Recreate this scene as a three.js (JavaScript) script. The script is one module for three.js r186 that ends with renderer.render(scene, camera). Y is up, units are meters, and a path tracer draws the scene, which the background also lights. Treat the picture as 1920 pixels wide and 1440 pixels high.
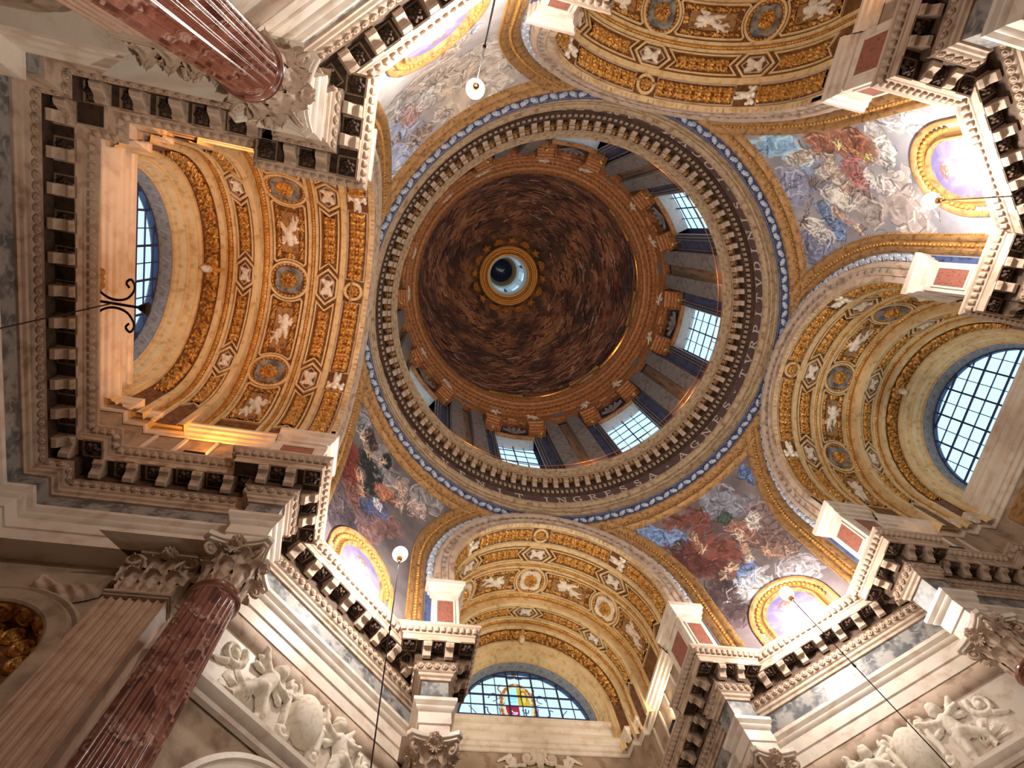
import * as THREE from 'three';
import { mergeGeometries, toCreasedNormals, mergeVertices } from 'three/addons/utils/BufferGeometryUtils.js';
import { TextGeometry } from 'three/addons/geometries/TextGeometry.js';
import { FontLoader } from 'three/addons/loaders/FontLoader.js';
import { RoundedBoxGeometry } from 'three/addons/geometries/RoundedBoxGeometry.js';

// ------------------------------------------------------------------ camera, sky, exposure
// World: y up, metres, origin on the floor under the dome's axis. +x right arm, -x left arm, -z near (stained-glass) arm, +z far arm.
const scene = new THREE.Scene();
const camera = new THREE.PerspectiveCamera(2 * Math.atan(720 / 1023.05) * 180 / Math.PI, 1920 / 1440, 0.1, 300);
camera.position.set(-6.1299, 1.6, 2.802);
camera.up.set(-0.15393743, 0.2701015, 0.95044645);
camera.lookAt(-6.1299 + 0.16369174, 1.6 + 0.95559131, 2.802 - 0.24505154);
scene.add(camera);
scene.background = new THREE.Color(0.52, 0.80, 0.96);
scene.backgroundIntensity = 1.6;
const renderer = new THREE.WebGLRenderer({ antialias: true });
renderer.toneMapping = THREE.LinearToneMapping;
renderer.toneMappingExposure = 1.0;
renderer.shadowMap.enabled = true;
const LIGHT = {                       // every lamp's strength (candela) and colour, used by the builders of the lamps
  hanging: [72, 0xfff4ea], left: [36, 0xffa03c], near: [36, 0xffe8c8], right: [3.2, 0xffc890], far: [15, 0xffb060],
  walkway: [8, 0xffb880], dome: [9, 0xffc090], naves: [240, 80, 26], nave: 0xffeedd,
};

// ------------------------------------------------------------------ small helpers
const PI = Math.PI, rad = (d) => d * PI / 180, lerp = (a, b, t) => a + (b - a) * t;
const clamp = (x, a = 0, b = 1) => Math.min(b, Math.max(a, x));
const sstep = (a, b, x) => { const t = clamp((x - a) / (b - a)); return t * t * (3 - 2 * t); };
function rng(seed) { let s = seed >>> 0; return () => { s = (s + 0x6d2b79f5) | 0; let t = Math.imul(s ^ (s >>> 15), 1 | s); t = (t + Math.imul(t ^ (t >>> 7), 61 | t)) ^ t; return ((t ^ (t >>> 14)) >>> 0) / 4294967296; }; }
const used = {};
function numbered(name) { const n = used[name] = (used[name] ?? -1) + 1; return n ? name + '_' + String(n).padStart(3, '0') : name; }
function shade(o) { o.castShadow = true; o.receiveShadow = true; return o; }
function thing(name, label, category, pos = [0, 0, 0], turn = 0, group) {
  const o = new THREE.Group(); o.name = numbered(name); o.position.set(...pos); o.rotation.y = turn;
  o.userData = { label, category }; if (group) o.userData.group = group; scene.add(o); return o;
}
function struct(name, turn = 0, geo, mat, label) {
  const o = geo ? shade(new THREE.Mesh(geo, mat)) : new THREE.Group(); o.name = name; o.rotation.y = turn; o.userData = { kind: 'structure' };
  if (label) o.userData.label = label; scene.add(o); return o;
}
function part(name, geo, mat, parent, opt = {}) {
  const o = shade(new THREE.Mesh(geo, mat)); o.name = name; if (opt.at) o.position.set(...opt.at); if (opt.rot) o.rotation.set(...opt.rot);
  if (opt.stuff) o.userData.kind = 'stuff'; if (opt.label) o.userData.label = opt.label; parent.add(o); return o;
}
const ARM = (k) => k * PI / 2;        // arm k: 0 right (+x), 1 near (-z), 2 left (-x), 3 far (+z); everything in an arm is written for k = 0

// ------------------------------------------------------------------ noise and textures
const PERM = (() => { const r = rng(7), p = new Uint8Array(512); const a = [...Array(256).keys()]; for (let i = 255; i > 0; i--) { const j = (r() * (i + 1)) | 0; [a[i], a[j]] = [a[j], a[i]]; } for (let i = 0; i < 512; i++) p[i] = a[i & 255]; return p; })();
const GRAD = Array.from({ length: 16 }, (_, i) => [Math.cos(i / 16 * 2 * PI + 0.2), Math.sin(i / 16 * 2 * PI + 0.2)]);
function vnoise(x, y, per = 256) {
  const xi = Math.floor(x), yi = Math.floor(y), fx = x - xi, fy = y - yi, u = fx * fx * (3 - 2 * fx), v = fy * fy * (3 - 2 * fy);
  const m = (a) => ((a % per) + per) % per, h = (a, b, x, y) => { const q = PERM[(PERM[m(a) & 255] + m(b)) & 255], g = GRAD[q & 15]; return g[0] * x + g[1] * y; };
  return clamp(0.5 + 0.78 * lerp(lerp(h(xi, yi, fx, fy), h(xi + 1, yi, fx - 1, fy), u), lerp(h(xi, yi + 1, fx, fy - 1), h(xi + 1, yi + 1, fx - 1, fy - 1), u), v));
}
function fbm(x, y, per, oct = 5) { let s = 0, a = 0.5, n = 0; for (let i = 0; i < oct; i++) { s += a * vnoise(x + i * 17, y + i * 31, per); n += a; x *= 2; y *= 2; per *= 2; a *= 0.5; } return s / n; }
function tex(size, fn, metres, srgb = true) {       // a tile of size x size pixels that repeats every `metres`
  const d = new Uint8Array(size * size * 4);
  for (let y = 0; y < size; y++) for (let x = 0; x < size; x++) { const c = fn(x / size, y / size), i = (y * size + x) * 4; d[i] = clamp(c[0], 0, 255); d[i + 1] = clamp(c[1], 0, 255); d[i + 2] = clamp(c[2], 0, 255); d[i + 3] = 255; }
  const t = new THREE.DataTexture(d, size, size); t.wrapS = t.wrapT = THREE.RepeatWrapping; t.magFilter = THREE.LinearFilter; t.minFilter = THREE.LinearMipmapLinearFilter; t.generateMipmaps = true;
  if (srgb) t.colorSpace = THREE.SRGBColorSpace; t.repeat.set(1 / metres, 1 / metres); t.needsUpdate = true; return t;
}
const mix3 = (a, b, t) => [lerp(a[0], b[0], t), lerp(a[1], b[1], t), lerp(a[2], b[2], t)];
function marble(base, vein, spot, metres, k = {}) { // base colour with cloudy patches and thin veins
  return tex(512, (u, v) => {
    const w = fbm(u * 4, v * 4, 4), n = fbm(u * 4 + w * 1.5, v * 4 - w * 1.2, 1e9 | 0, 5), p = fbm(u * 8 + 3, v * 8 + 9, 8, 4);
    const e = Math.min(u, 1 - u, v, 1 - v), ww = fbm(u * 4, v * 4, 4, 5);
    const ridge = 1 - Math.abs(2 * fbm(u * 5 + ww * 3, v * 5 + w * 2, 5, 4) - 1), q = sstep(k.v0 ?? 0.93, 1, ridge) * (k.vs ?? 0.4) * sstep(0.35, 0.65, p);
    let c = mix3(base, spot, sstep(k.p0 ?? 0.45, k.p1 ?? 0.75, p) * (k.ps ?? 0.8)); c = mix3(c, vein, q);
    const g = (vnoise(u * 127.6, v * 127.6, 128) - 0.5) * (k.g ?? 10) + (ww - 0.5) * (k.c ?? 22); return [c[0] + g, c[1] + g, c[2] + g];
  }, metres);
}
const grainBump = tex(256, (u, v) => { const g = 255 * (0.6 * fbm(u * 8, v * 8, 8, 5) + 0.4 * vnoise(u * 128, v * 128, 128)); return [g, g, g]; }, 0.9, false);
const std = (o) => new THREE.MeshStandardMaterial({ side: THREE.DoubleSide, roughness: 0.7, ...o });
const wear = (rgb, d, metres, amp = 20, freq = 5, g = 12) => tex(256, (u, v) => { const n = fbm(u * freq, v * freq, freq, 5), k = sstep(0.45, 0.8, fbm(u * freq * 2 + 5, v * freq * 2 + 2, freq * 2, 4)); const c = mix3(rgb, d, k), s = (n - 0.5) * amp * 2 + (vnoise(u * 119.6, v * 119.6, 120) - 0.5) * g; return [c[0] + s, c[1] + s, c[2] + s]; }, metres);
const M = {
  stone: std({ map: wear([188, 166, 146], [146, 120, 98], 3.3, 22), bumpMap: grainBump, bumpScale: 0.006, roughness: 0.72 }),
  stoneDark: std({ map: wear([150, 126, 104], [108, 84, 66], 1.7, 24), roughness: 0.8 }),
  white: std({ map: marble([220, 210, 196], [186, 160, 138], [202, 182, 164], 3.1, { ps: 0.7, vs: 0.3 }), roughness: 0.42 }),
  grey: std({ map: marble([152, 148, 144], [200, 196, 188], [84, 86, 90], 3.4, { ps: 0.95, v0: 0.86, vs: 0.5, p0: 0.4, p1: 0.62, c: 40 }), roughness: 0.4 }),
  red: std({ map: marble([134, 82, 68], [208, 176, 156], [86, 42, 34], 2.3, { ps: 0.95, v0: 0.82, vs: 0.7, c: 60, p0: 0.4, p1: 0.65 }), roughness: 0.2 }),
  pinkPil: std({ map: marble([190, 160, 138], [164, 128, 106], [168, 132, 110], 2.7, { ps: 0.7 }), roughness: 0.26 }),
  redPanel: std({ map: marble([150, 96, 80], [190, 160, 140], [112, 66, 56], 0.9), roughness: 0.35 }),
  cream: std({ map: wear([224, 198, 150], [196, 160, 104], 2.6, 14), roughness: 0.55, metalness: 0.1 }),
  ground: std({ map: wear([122, 80, 40], [82, 50, 24], 1.2, 26), roughness: 0.65, metalness: 0.2 }),
  gold: std({ map: wear([216, 166, 90], [160, 104, 44], 0.9, 30), roughness: 0.34, metalness: 0.6, bumpMap: grainBump, bumpScale: 0.012 }),
  goldDull: std({ map: wear([172, 132, 84], [112, 80, 46], 4.4, 24, 14), roughness: 0.5, metalness: 0.3 }),
  ringStone: std({ map: wear([182, 160, 130], [134, 108, 78], 5.2, 18, 14), roughness: 0.6, metalness: 0.08 }),
  umberAndShade: std({ map: wear([74, 54, 40], [46, 33, 25], 2.6, 14, 8), roughness: 0.85 }),  // drum ring: dark paint; main cornice: shade put into the colour
  stucco: std({ map: wear([234, 226, 210], [214, 200, 178], 0.9, 10), roughness: 0.8 }),
  copper: std({ map: wear([190, 132, 82], [134, 86, 50], 5.6, 20, 16), roughness: 0.5, metalness: 0.25 }),
  drumPil: std({ map: wear([142, 140, 140], [112, 104, 98], 3.6, 12), roughness: 0.6 }),
  drumWall: std({ map: wear([84, 94, 130], [62, 64, 88], 3.4, 12), roughness: 0.65 }),
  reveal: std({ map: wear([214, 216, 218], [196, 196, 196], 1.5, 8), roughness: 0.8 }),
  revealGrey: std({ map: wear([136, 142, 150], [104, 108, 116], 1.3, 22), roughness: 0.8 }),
  leaf: std({ map: wear([190, 198, 210], [146, 160, 186], 0.9, 12), roughness: 0.7 }),
  blue: std({ map: wear([64, 80, 120], [32, 42, 74], 1.8, 12), roughness: 0.8 }),
  purple: std({ map: wear([104, 84, 84], [88, 70, 72], 1.6, 10), roughness: 0.6 }),
  letter: std({ color: 0xded4c6, roughness: 0.6 }),
  iron: std({ color: 0x17161a, roughness: 0.5, metalness: 0.5 }),
  bar: std({ color: 0x2b3a66, roughness: 0.6 }),
  brass: std({ color: 0xd9a860, roughness: 0.35, metalness: 0.7 }),
  floor: std({ map: marble([120, 108, 98], [150, 136, 120], [86, 74, 66], 2.5), roughness: 0.35 }),
  plaster: std({ map: wear([168, 148, 126], [132, 110, 90], 4.2, 18), roughness: 0.85 }),
  glass: new THREE.MeshPhysicalMaterial({ color: 0xffffff, transmission: 1, thickness: 0, roughness: 0.05, side: THREE.DoubleSide }),
};

// ------------------------------------------------------------------ geometry helpers
function grid(nu, nv, fn) {            // fn(u, v) -> [x, y, z, s, t]; smooth indexed patch
  const P = [], U = [], I = [];
  for (let j = 0; j <= nv; j++) for (let i = 0; i <= nu; i++) { const p = fn(i / nu, j / nv); P.push(p[0], p[1], p[2]); U.push(p[3] ?? i / nu, p[4] ?? j / nv); }
  for (let j = 0; j < nv; j++) for (let i = 0; i < nu; i++) { const a = j * (nu + 1) + i, b = a + 1, c = a + nu + 1, d = c + 1; I.push(a, b, c, b, d, c); }
  const g = new THREE.BufferGeometry(); g.setAttribute('position', new THREE.Float32BufferAttribute(P, 3)); g.setAttribute('uv', new THREE.Float32BufferAttribute(U, 2)); g.setIndex(I); g.computeVertexNormals(); return g;
}
const bare = (g) => { const o = g.index ? g.toNonIndexed() : g.clone(); for (const n of Object.keys(o.attributes)) if (!['position', 'normal', 'uv'].includes(n)) o.deleteAttribute(n); if (!o.attributes.uv) o.setAttribute('uv', new THREE.Float32BufferAttribute(new Float32Array(o.attributes.position.count * 2), 2)); o.morphAttributes = {}; return o; };
const merge = (list) => mergeGeometries(list.map(bare));
const placed = (g, x, y, z, ry = 0, s = 1) => { const o = g.clone(), m = new THREE.Matrix4().compose(new THREE.Vector3(x, y, z), new THREE.Quaternion().setFromEuler(new THREE.Euler(0, ry, 0)), Array.isArray(s) ? new THREE.Vector3(...s) : new THREE.Vector3(s, s, s)); return o.applyMatrix4(m); };
const withMatrix = (g, m) => g.clone().applyMatrix4(m);
function sweep(frames, prof, crease = 0.6, keep) {  // frames: {p, a, b, s}; a profile point [x, y] lies at p + a x + b y
  const P = [], U = [], v = new THREE.Vector3(), at = (f, q) => v.copy(f.p).addScaledVector(f.a, q[0]).addScaledVector(f.b, q[1]);
  const len = [0]; for (let i = 1; i < prof.length; i++) len.push(len[i - 1] + Math.hypot(prof[i][0] - prof[i - 1][0], prof[i][1] - prof[i - 1][1]));
  for (let j = 0; j + 1 < prof.length; j++) {
    if (keep && !keep(prof[j], j)) continue;
    for (let i = 0; i + 1 < frames.length; i++) {
      const q = [[i, j], [i + 1, j], [i, j + 1], [i + 1, j], [i + 1, j + 1], [i, j + 1]];
      for (const [a, b] of q) { at(frames[a], prof[b]); P.push(v.x, v.y, v.z); U.push(frames[a].s, len[b]); }
    }
  }
  let g = new THREE.BufferGeometry(); g.setAttribute('position', new THREE.Float32BufferAttribute(P, 3)); g.setAttribute('uv', new THREE.Float32BufferAttribute(U, 2));
  return toCreasedNormals(g, crease);
}
const X = new THREE.Vector3(1, 0, 0), Y = new THREE.Vector3(0, 1, 0), V = (x, y, z) => new THREE.Vector3(x, y, z);
function ringFrames(a0 = 0, a1 = 360, n = 144) {    // profile [r, y] turned about the dome's axis; azimuth a: x = r cos a, z = r sin a
  const f = []; for (let i = 0; i <= n; i++) { const a = rad(lerp(a0, a1, i / n)); f.push({ p: V(0, 0, 0), a: V(Math.cos(a), 0, Math.sin(a)), b: Y, s: a * 8 }); } return f;
}
const VC = 18.4;                                    // height of the vaults' axis
function vaultFrames(t0 = 0, t1 = 180, n = 72, foot = null, r0 = 3.95) { // profile [d, r] turned about the arm's axis, with straight stilts down to `foot`
  const f = []; const st = (t, y, s) => { f.push({ p: V(0, y, 0), a: X, b: V(0, Math.sin(rad(t)), Math.cos(rad(t))), s }); };
  if (foot != null && t0 <= 0) st(0, foot, -(VC - foot));
  for (let i = 0; i <= n; i++) { const t = lerp(t0, t1, i / n); st(t, VC, rad(t) * r0); }
  if (foot != null && t1 >= 180) st(180, foot, PI * r0 + VC - foot);
  return f;
}
function miter(path, o, closed) {                   // the path moved o towards the room (left-hand side of its direction in x, z)
  const n = path.length, E = []; for (let i = 0; i < n - (closed ? 0 : 1); i++) { const a = path[i], b = path[(i + 1) % n], l = Math.hypot(b[0] - a[0], b[1] - a[1]); E.push([-(b[1] - a[1]) / l, (b[0] - a[0]) / l]); }
  return path.map((p, i) => { const e1 = closed ? E[(i + n - 1) % n] : E[Math.max(0, i - 1)], e2 = closed ? E[i] : E[Math.min(E.length - 1, i)], k = 1 + e1[0] * e2[0] + e1[1] * e2[1]; const m = [(e1[0] + e2[0]) / k, (e1[1] + e2[1]) / k]; return { x: p[0] + m[0] * o, z: p[1] + m[1] * o, m }; });
}
function pathFrames(path) { const m = miter(path, 0); let s = 0; return m.map((q, i) => { if (i) s += Math.hypot(q.x - m[i - 1].x, q.z - m[i - 1].z); return { p: V(q.x, 0, q.z), a: V(q.m[0], 0, q.m[1]), b: Y, s }; }); }
function along(path, o, gap, ends, fn) {            // calls fn(x, z, turn, i, length) evenly on each straight run; turn makes local +z point into the room
  const m = miter(path, o); let i = 0;
  for (let e = 0; e + 1 < m.length; e++) {
    const a = m[e], b = m[e + 1], L = Math.hypot(b.x - a.x, b.z - a.z); if (L < gap * 0.75) continue;
    const n = Math.max(1, Math.round((L - ends) / gap)), dx = (b.x - a.x) / L, dz = (b.z - a.z) / L, turn = Math.atan2(-dz, dx);
    for (let k = 0; k < n; k++) { const t = (L - ends) / n * (k + 0.5) + ends / 2; fn(a.x + dx * t, a.z + dz * t, turn, i++, L / n); }
  }
}
function lathe(pts, n = 32) { return toCreasedNormals(new THREE.LatheGeometry(pts.map((p) => new THREE.Vector2(p[0], p[1])), n), 0.6); }
function tube(pts, r, n = 24, m = 8) { return new THREE.TubeGeometry(new THREE.CatmullRomCurve3(pts.map((p) => V(...p))), n, r, m); }
function extrude(shape, depth, bevel = 0.01) { return new THREE.ExtrudeGeometry(shape, { depth, bevelEnabled: bevel > 0, bevelThickness: bevel, bevelSize: bevel, bevelSegments: 2, curveSegments: 10 }); }
const poly = (pts) => { const s = new THREE.Shape(); pts.forEach((p, i) => i ? s.lineTo(...p) : s.moveTo(...p)); return s; };
const box = (w, h, d, r = 0.012) => new RoundedBoxGeometry(w, h, d, 1, r);

// A carved relief: heights over a w x h panel in the local xy plane, rising to +z, cut out where the height is nought
function relief(w, h, nx, ny, fn) {
  const H = []; for (let j = 0; j <= ny; j++) for (let i = 0; i <= nx; i++) H.push(fn((i / nx - 0.5) * w, (j / ny - 0.5) * h));
  const P = [], U = [], I = [], id = new Int32Array(H.length).fill(-1);
  const use = (k) => { if (id[k] < 0) { id[k] = P.length / 3; const i = k % (nx + 1), j = (k / (nx + 1)) | 0; P.push((i / nx - 0.5) * w, (j / ny - 0.5) * h, Math.max(0, H[k])); U.push((i / nx - 0.5) * w, (j / ny - 0.5) * h); } return id[k]; };
  for (let j = 0; j < ny; j++) for (let i = 0; i < nx; i++) { const a = j * (nx + 1) + i, b = a + 1, c = a + nx + 1, d = c + 1; if (Math.max(H[a], H[b], H[c], H[d]) > 0) { const [A, B, C, D] = [a, b, c, d].map(use); I.push(A, B, C, B, D, C); } }
  const g = new THREE.BufferGeometry(); g.setAttribute('position', new THREE.Float32BufferAttribute(P, 3)); g.setAttribute('uv', new THREE.Float32BufferAttribute(U, 2)); g.setIndex(I); g.computeVertexNormals(); return g;
}
function blobs(list) {                              // capsules [x1, y1, x2, y2, r1, r2, lift] as a height function
  return (x, y) => { let h = 0; for (const [ax, ay, bx, by, r1, r2, z = 0] of list) { const dx = bx - ax, dy = by - ay, t = clamp(((x - ax) * dx + (y - ay) * dy) / (dx * dx + dy * dy + 1e-9)), r = lerp(r1, r2, t), d = Math.hypot(x - ax - dx * t, y - ay - dy * t); if (d < r) { const q = z + Math.sqrt(r * r - d * d); h = h > 0 ? Math.max(h, q) + 0.15 * Math.min(h, q) : q; } } return h; };
}
function spiral(cx, cy, r, turns, dir, from, thick, out = []) { // a scroll as capsules
  const N = Math.ceil(turns * 12); let px, py; for (let i = 0; i <= N; i++) { const t = i / N, a = from + dir * t * turns * 2 * PI, q = r * (1 - t * 0.86), x = cx + Math.cos(a) * q, y = cy + Math.sin(a) * q; if (i) out.push([px, py, x, y, thick * (1 - 0.5 * t), thick * (1 - 0.5 * t)]); px = x; py = y; } out.push([cx, cy, cx, cy, thick * 1.2, thick * 1.2]); return out;
}
function cherubBlobs(seed, s = 1, wings = true) {   // a plump winged infant: head, trunk, bent limbs
  const r = rng(seed), L = [], lean = (r() - 0.5) * 0.5, rot = (x, y) => [x * Math.cos(lean) - y * Math.sin(lean), x * Math.sin(lean) + y * Math.cos(lean)];
  const seg = (ax, ay, bx, by, r1, r2, z) => { const a = rot(ax, ay), b = rot(bx, by); L.push([a[0] * s, a[1] * s, b[0] * s, b[1] * s, r1 * s, r2 * s, (z ?? 0) * s]); };
  if (wings) for (const k of [-1, 1]) for (let i = 0; i < 3; i++) seg(k * 0.06, 0.12, k * (0.3 - i * 0.03), 0.3 - i * 0.12, 0.03, 0.05, -0.01);
  seg(0, 0.12, 0.02 * (r() - 0.5), -0.1, 0.105, 0.115); seg(0.015, 0.3, 0.015, 0.31, 0.095, 0.09, 0.03); seg(0, 0.37, 0.03, 0.38, 0.055, 0.05, 0.01); seg(0, 0.21, 0, 0.22, 0.05, 0.05);
  for (const k of [-1, 1]) {
    const e = [k * (0.2 + r() * 0.05), 0.02 + r() * 0.24], hnd = [e[0] + k * (r() * 0.16 - 0.04), e[1] + (r() * 0.34 - 0.1)]; seg(k * 0.09, 0.15, ...e, 0.05, 0.042, 0.02); seg(...e, ...hnd, 0.042, 0.03, 0.03); seg(...hnd, hnd[0] + k * 0.03, hnd[1] + 0.03, 0.034, 0.022, 0.03);
    const kn = [k * (0.1 + r() * 0.12), -0.26 - r() * 0.08], ft = [kn[0] + k * (r() * 0.16 - 0.1), kn[1] - 0.17 - r() * 0.06]; seg(k * 0.055, -0.12, ...kn, 0.078, 0.058, 0.02); seg(...kn, ...ft, 0.056, 0.036, 0.01); seg(...ft, ft[0] + k * 0.07, ft[1] - 0.02, 0.036, 0.026);
  }
  return L;
}
// Carved foliage, as a tile of heights 0..1 that repeats along u
function foliage(kind, seed) {
  const W = 256, H = 128, a = new Float32Array(W * H), r = rng(seed);
  const dab = (x, y, rx, ry, ang, k) => { const c = Math.cos(ang), s = Math.sin(ang), R = Math.max(rx, ry); for (let j = Math.floor(y - R); j <= y + R; j++) if (j >= 0 && j < H) for (let i = Math.floor(x - R); i <= x + R; i++) { const dx = i - x, dy = j - y, u = (dx * c + dy * s) / rx, v = (-dx * s + dy * c) / ry, d = u * u + v * v; if (d < 1) { const q = k * Math.sqrt(1 - d) * (1 - 0.35 * Math.exp(-v * v * 40)), n = j * W + ((i % W) + W) % W; if (q > a[n]) a[n] = q; } } };
  const scroll = (cx, cy, R, dir, a0) => { for (let i = 0; i < 46; i++) { const t = i / 45, an = a0 + dir * t * 9, q = R * (1 - t * 0.9); dab(cx + Math.cos(an) * q, cy + Math.sin(an) * q, 6 * (1 - t * 0.4), 6 * (1 - t * 0.4), 0, 0.62 + 0.2 * t); if (i % 6 === 2) dab(cx + Math.cos(an) * (q + 8), cy + Math.sin(an) * (q + 8), 12 * (1 - t * 0.6), 5, an + 0.7 * dir, 0.7); } dab(cx, cy, 8, 8, 0, 0.95); };
  if (kind === 'scroll') { for (let i = 0; i < 64; i++) { const t = i / 64; dab(t * W, H / 2 + Math.sin(t * 2 * PI) * 26, 6, 6, 0, 0.55); } scroll(W * 0.25, H * 0.42, 30, 1, 1.2); scroll(W * 0.75, H * 0.58, 30, -1, -1.2); for (let i = 0; i < 26; i++) dab(r() * W, H * (0.1 + 0.8 * r()), 13, 5, r() * PI, 0.5); }
  if (kind === 'candelabra') { for (let k = 0; k < 4; k++) { const cx = W * (k + 0.5) / 4; for (const s of [-1, 1]) { scroll(cx - 6, H / 2 + s * 27, 19, s, 0.5); for (let i = 0; i < 6; i++) dab(cx + 18 + (r() - 0.5) * 14, H / 2 + s * (8 + i * 8), 13, 6, s * (0.9 - i * 0.2), 0.8); } dab(cx, H / 2, 22, 8, 0, 0.95); dab(cx + 22, H / 2, 12, 12, 0, 0.75); } }
  if (kind === 'leaves') for (let k = 0; k < 12; k++) { const cx = W * (k + 0.5) / 12; for (const s of [-1, 0, 1]) dab(cx + 4 * Math.abs(s), H / 2 + s * 30, 9, s ? 24 : 30, s * 0.9, 0.8); dab(cx + 10, H / 2, 5, 5, 0, 0.7); }
  if (kind === 'bunch') for (let k = 0; k < 130; k++) dab(r() * W, H * (0.08 + 0.84 * r()), 5 + 8 * r(), 4 + 5 * r(), r() * PI, 0.4 + 0.6 * r());
  return (u, v) => { if (v <= 0 || v >= 1) return 0; const x = (u - Math.floor(u)) * W, y = v * (H - 1), x0 = Math.floor(x) % W, x1 = (x0 + 1) % W, y0 = Math.min(H - 2, Math.floor(y)), fx = x - Math.floor(x), fy = y - y0; return lerp(lerp(a[y0 * W + x0], a[y0 * W + x1], fx), lerp(a[(y0 + 1) * W + x0], a[(y0 + 1) * W + x1], fx), fy); };
}
const FOL = { scroll: foliage('scroll', 3), candelabra: foliage('candelabra', 5), leaves: foliage('leaves', 8), bunch: foliage('bunch', 13) };

// ------------------------------------------------------------------ painted surfaces (frescoes): generic figures and clouds in the picture's colours
function canvasTex(c, wrap = false) { const t = new THREE.CanvasTexture(c); t.colorSpace = THREE.SRGBColorSpace; t.magFilter = THREE.LinearFilter; if (wrap) t.wrapS = THREE.RepeatWrapping; return t; }
const hexRgb = (h) => [1, 3, 5].map((i) => parseInt(h.slice(i, i + 2), 16));
function daubs(x, r, pts, rad0, col, n = 60) {      // painterly strokes along a line of points
  const c = hexRgb(col);
  for (let i = 0; i < n; i++) {
    const t = r() * Math.max(1, pts.length - 1), k = Math.min(Math.floor(t), Math.max(0, pts.length - 2)), f = pts.length > 1 ? t - k : 0, a = pts[k], b = pts[Math.min(k + 1, pts.length - 1)];
    const an = r() * 2 * PI, q = Math.sqrt(r()) * rad0 * 0.85, px = lerp(a[0], b[0], f) + Math.cos(an) * q, py = lerp(a[1], b[1], f) + Math.sin(an) * q, s = 0.8 + 0.4 * r() + (r() < 0.15 ? 0.25 : 0);
    x.globalAlpha = 0.55; x.fillStyle = `rgb(${c.map((v) => Math.min(255, v * s | 0)).join(',')})`; x.beginPath(); x.ellipse(px, py, rad0 * (0.18 + 0.3 * r()), rad0 * (0.08 + 0.14 * r()), Math.atan2(b[1] - a[1], b[0] - a[0]) + (r() - 0.5) * 1.6, 0, 7); x.fill();
  }
  x.globalAlpha = 1;
}
function strokes(x, r, n, put) {                      // short curved brush strokes: put(i) -> [x, y, direction, length, width, colour, alpha]
  x.lineCap = 'round';
  for (let i = 0; i < n; i++) { const [px, py, a, l, w, c, al] = put(i), b = (r() - 0.5) * l * 0.7, dx = Math.cos(a) * l / 2, dy = Math.sin(a) * l / 2; x.globalAlpha = al; x.strokeStyle = c; x.lineWidth = w; x.beginPath(); x.moveTo(px - dx, py - dy); x.quadraticCurveTo(px - Math.sin(a) * b, py + Math.cos(a) * b, px + dx, py + dy); x.stroke(); }
  x.globalAlpha = 1;
}
function littleFigure(x, r, px, py, s, dress) {     // a loose painted figure: drapery, limbs, head
  const a = r() * 2 * PI, ux = Math.cos(a), uy = Math.sin(a); daubs(x, r, [[px, py], [px + ux * s, py + uy * s]], s * 0.55, dress, 26);
  daubs(x, r, [[px, py], [px - ux * s * 0.6 + uy * s * 0.5, py - uy * s * 0.6]], s * 0.2, '#d8b09a', 10); daubs(x, r, [[px + ux * s, py + uy * s], [px + ux * s * 1.5 - uy * s * 0.4, py + uy * s * 1.4]], s * 0.18, '#c89c86', 10); daubs(x, r, [[px - ux * s * 0.35, py - uy * s * 0.35 - s * 0.2]], s * 0.2, '#e0bca6', 5);
}
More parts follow.
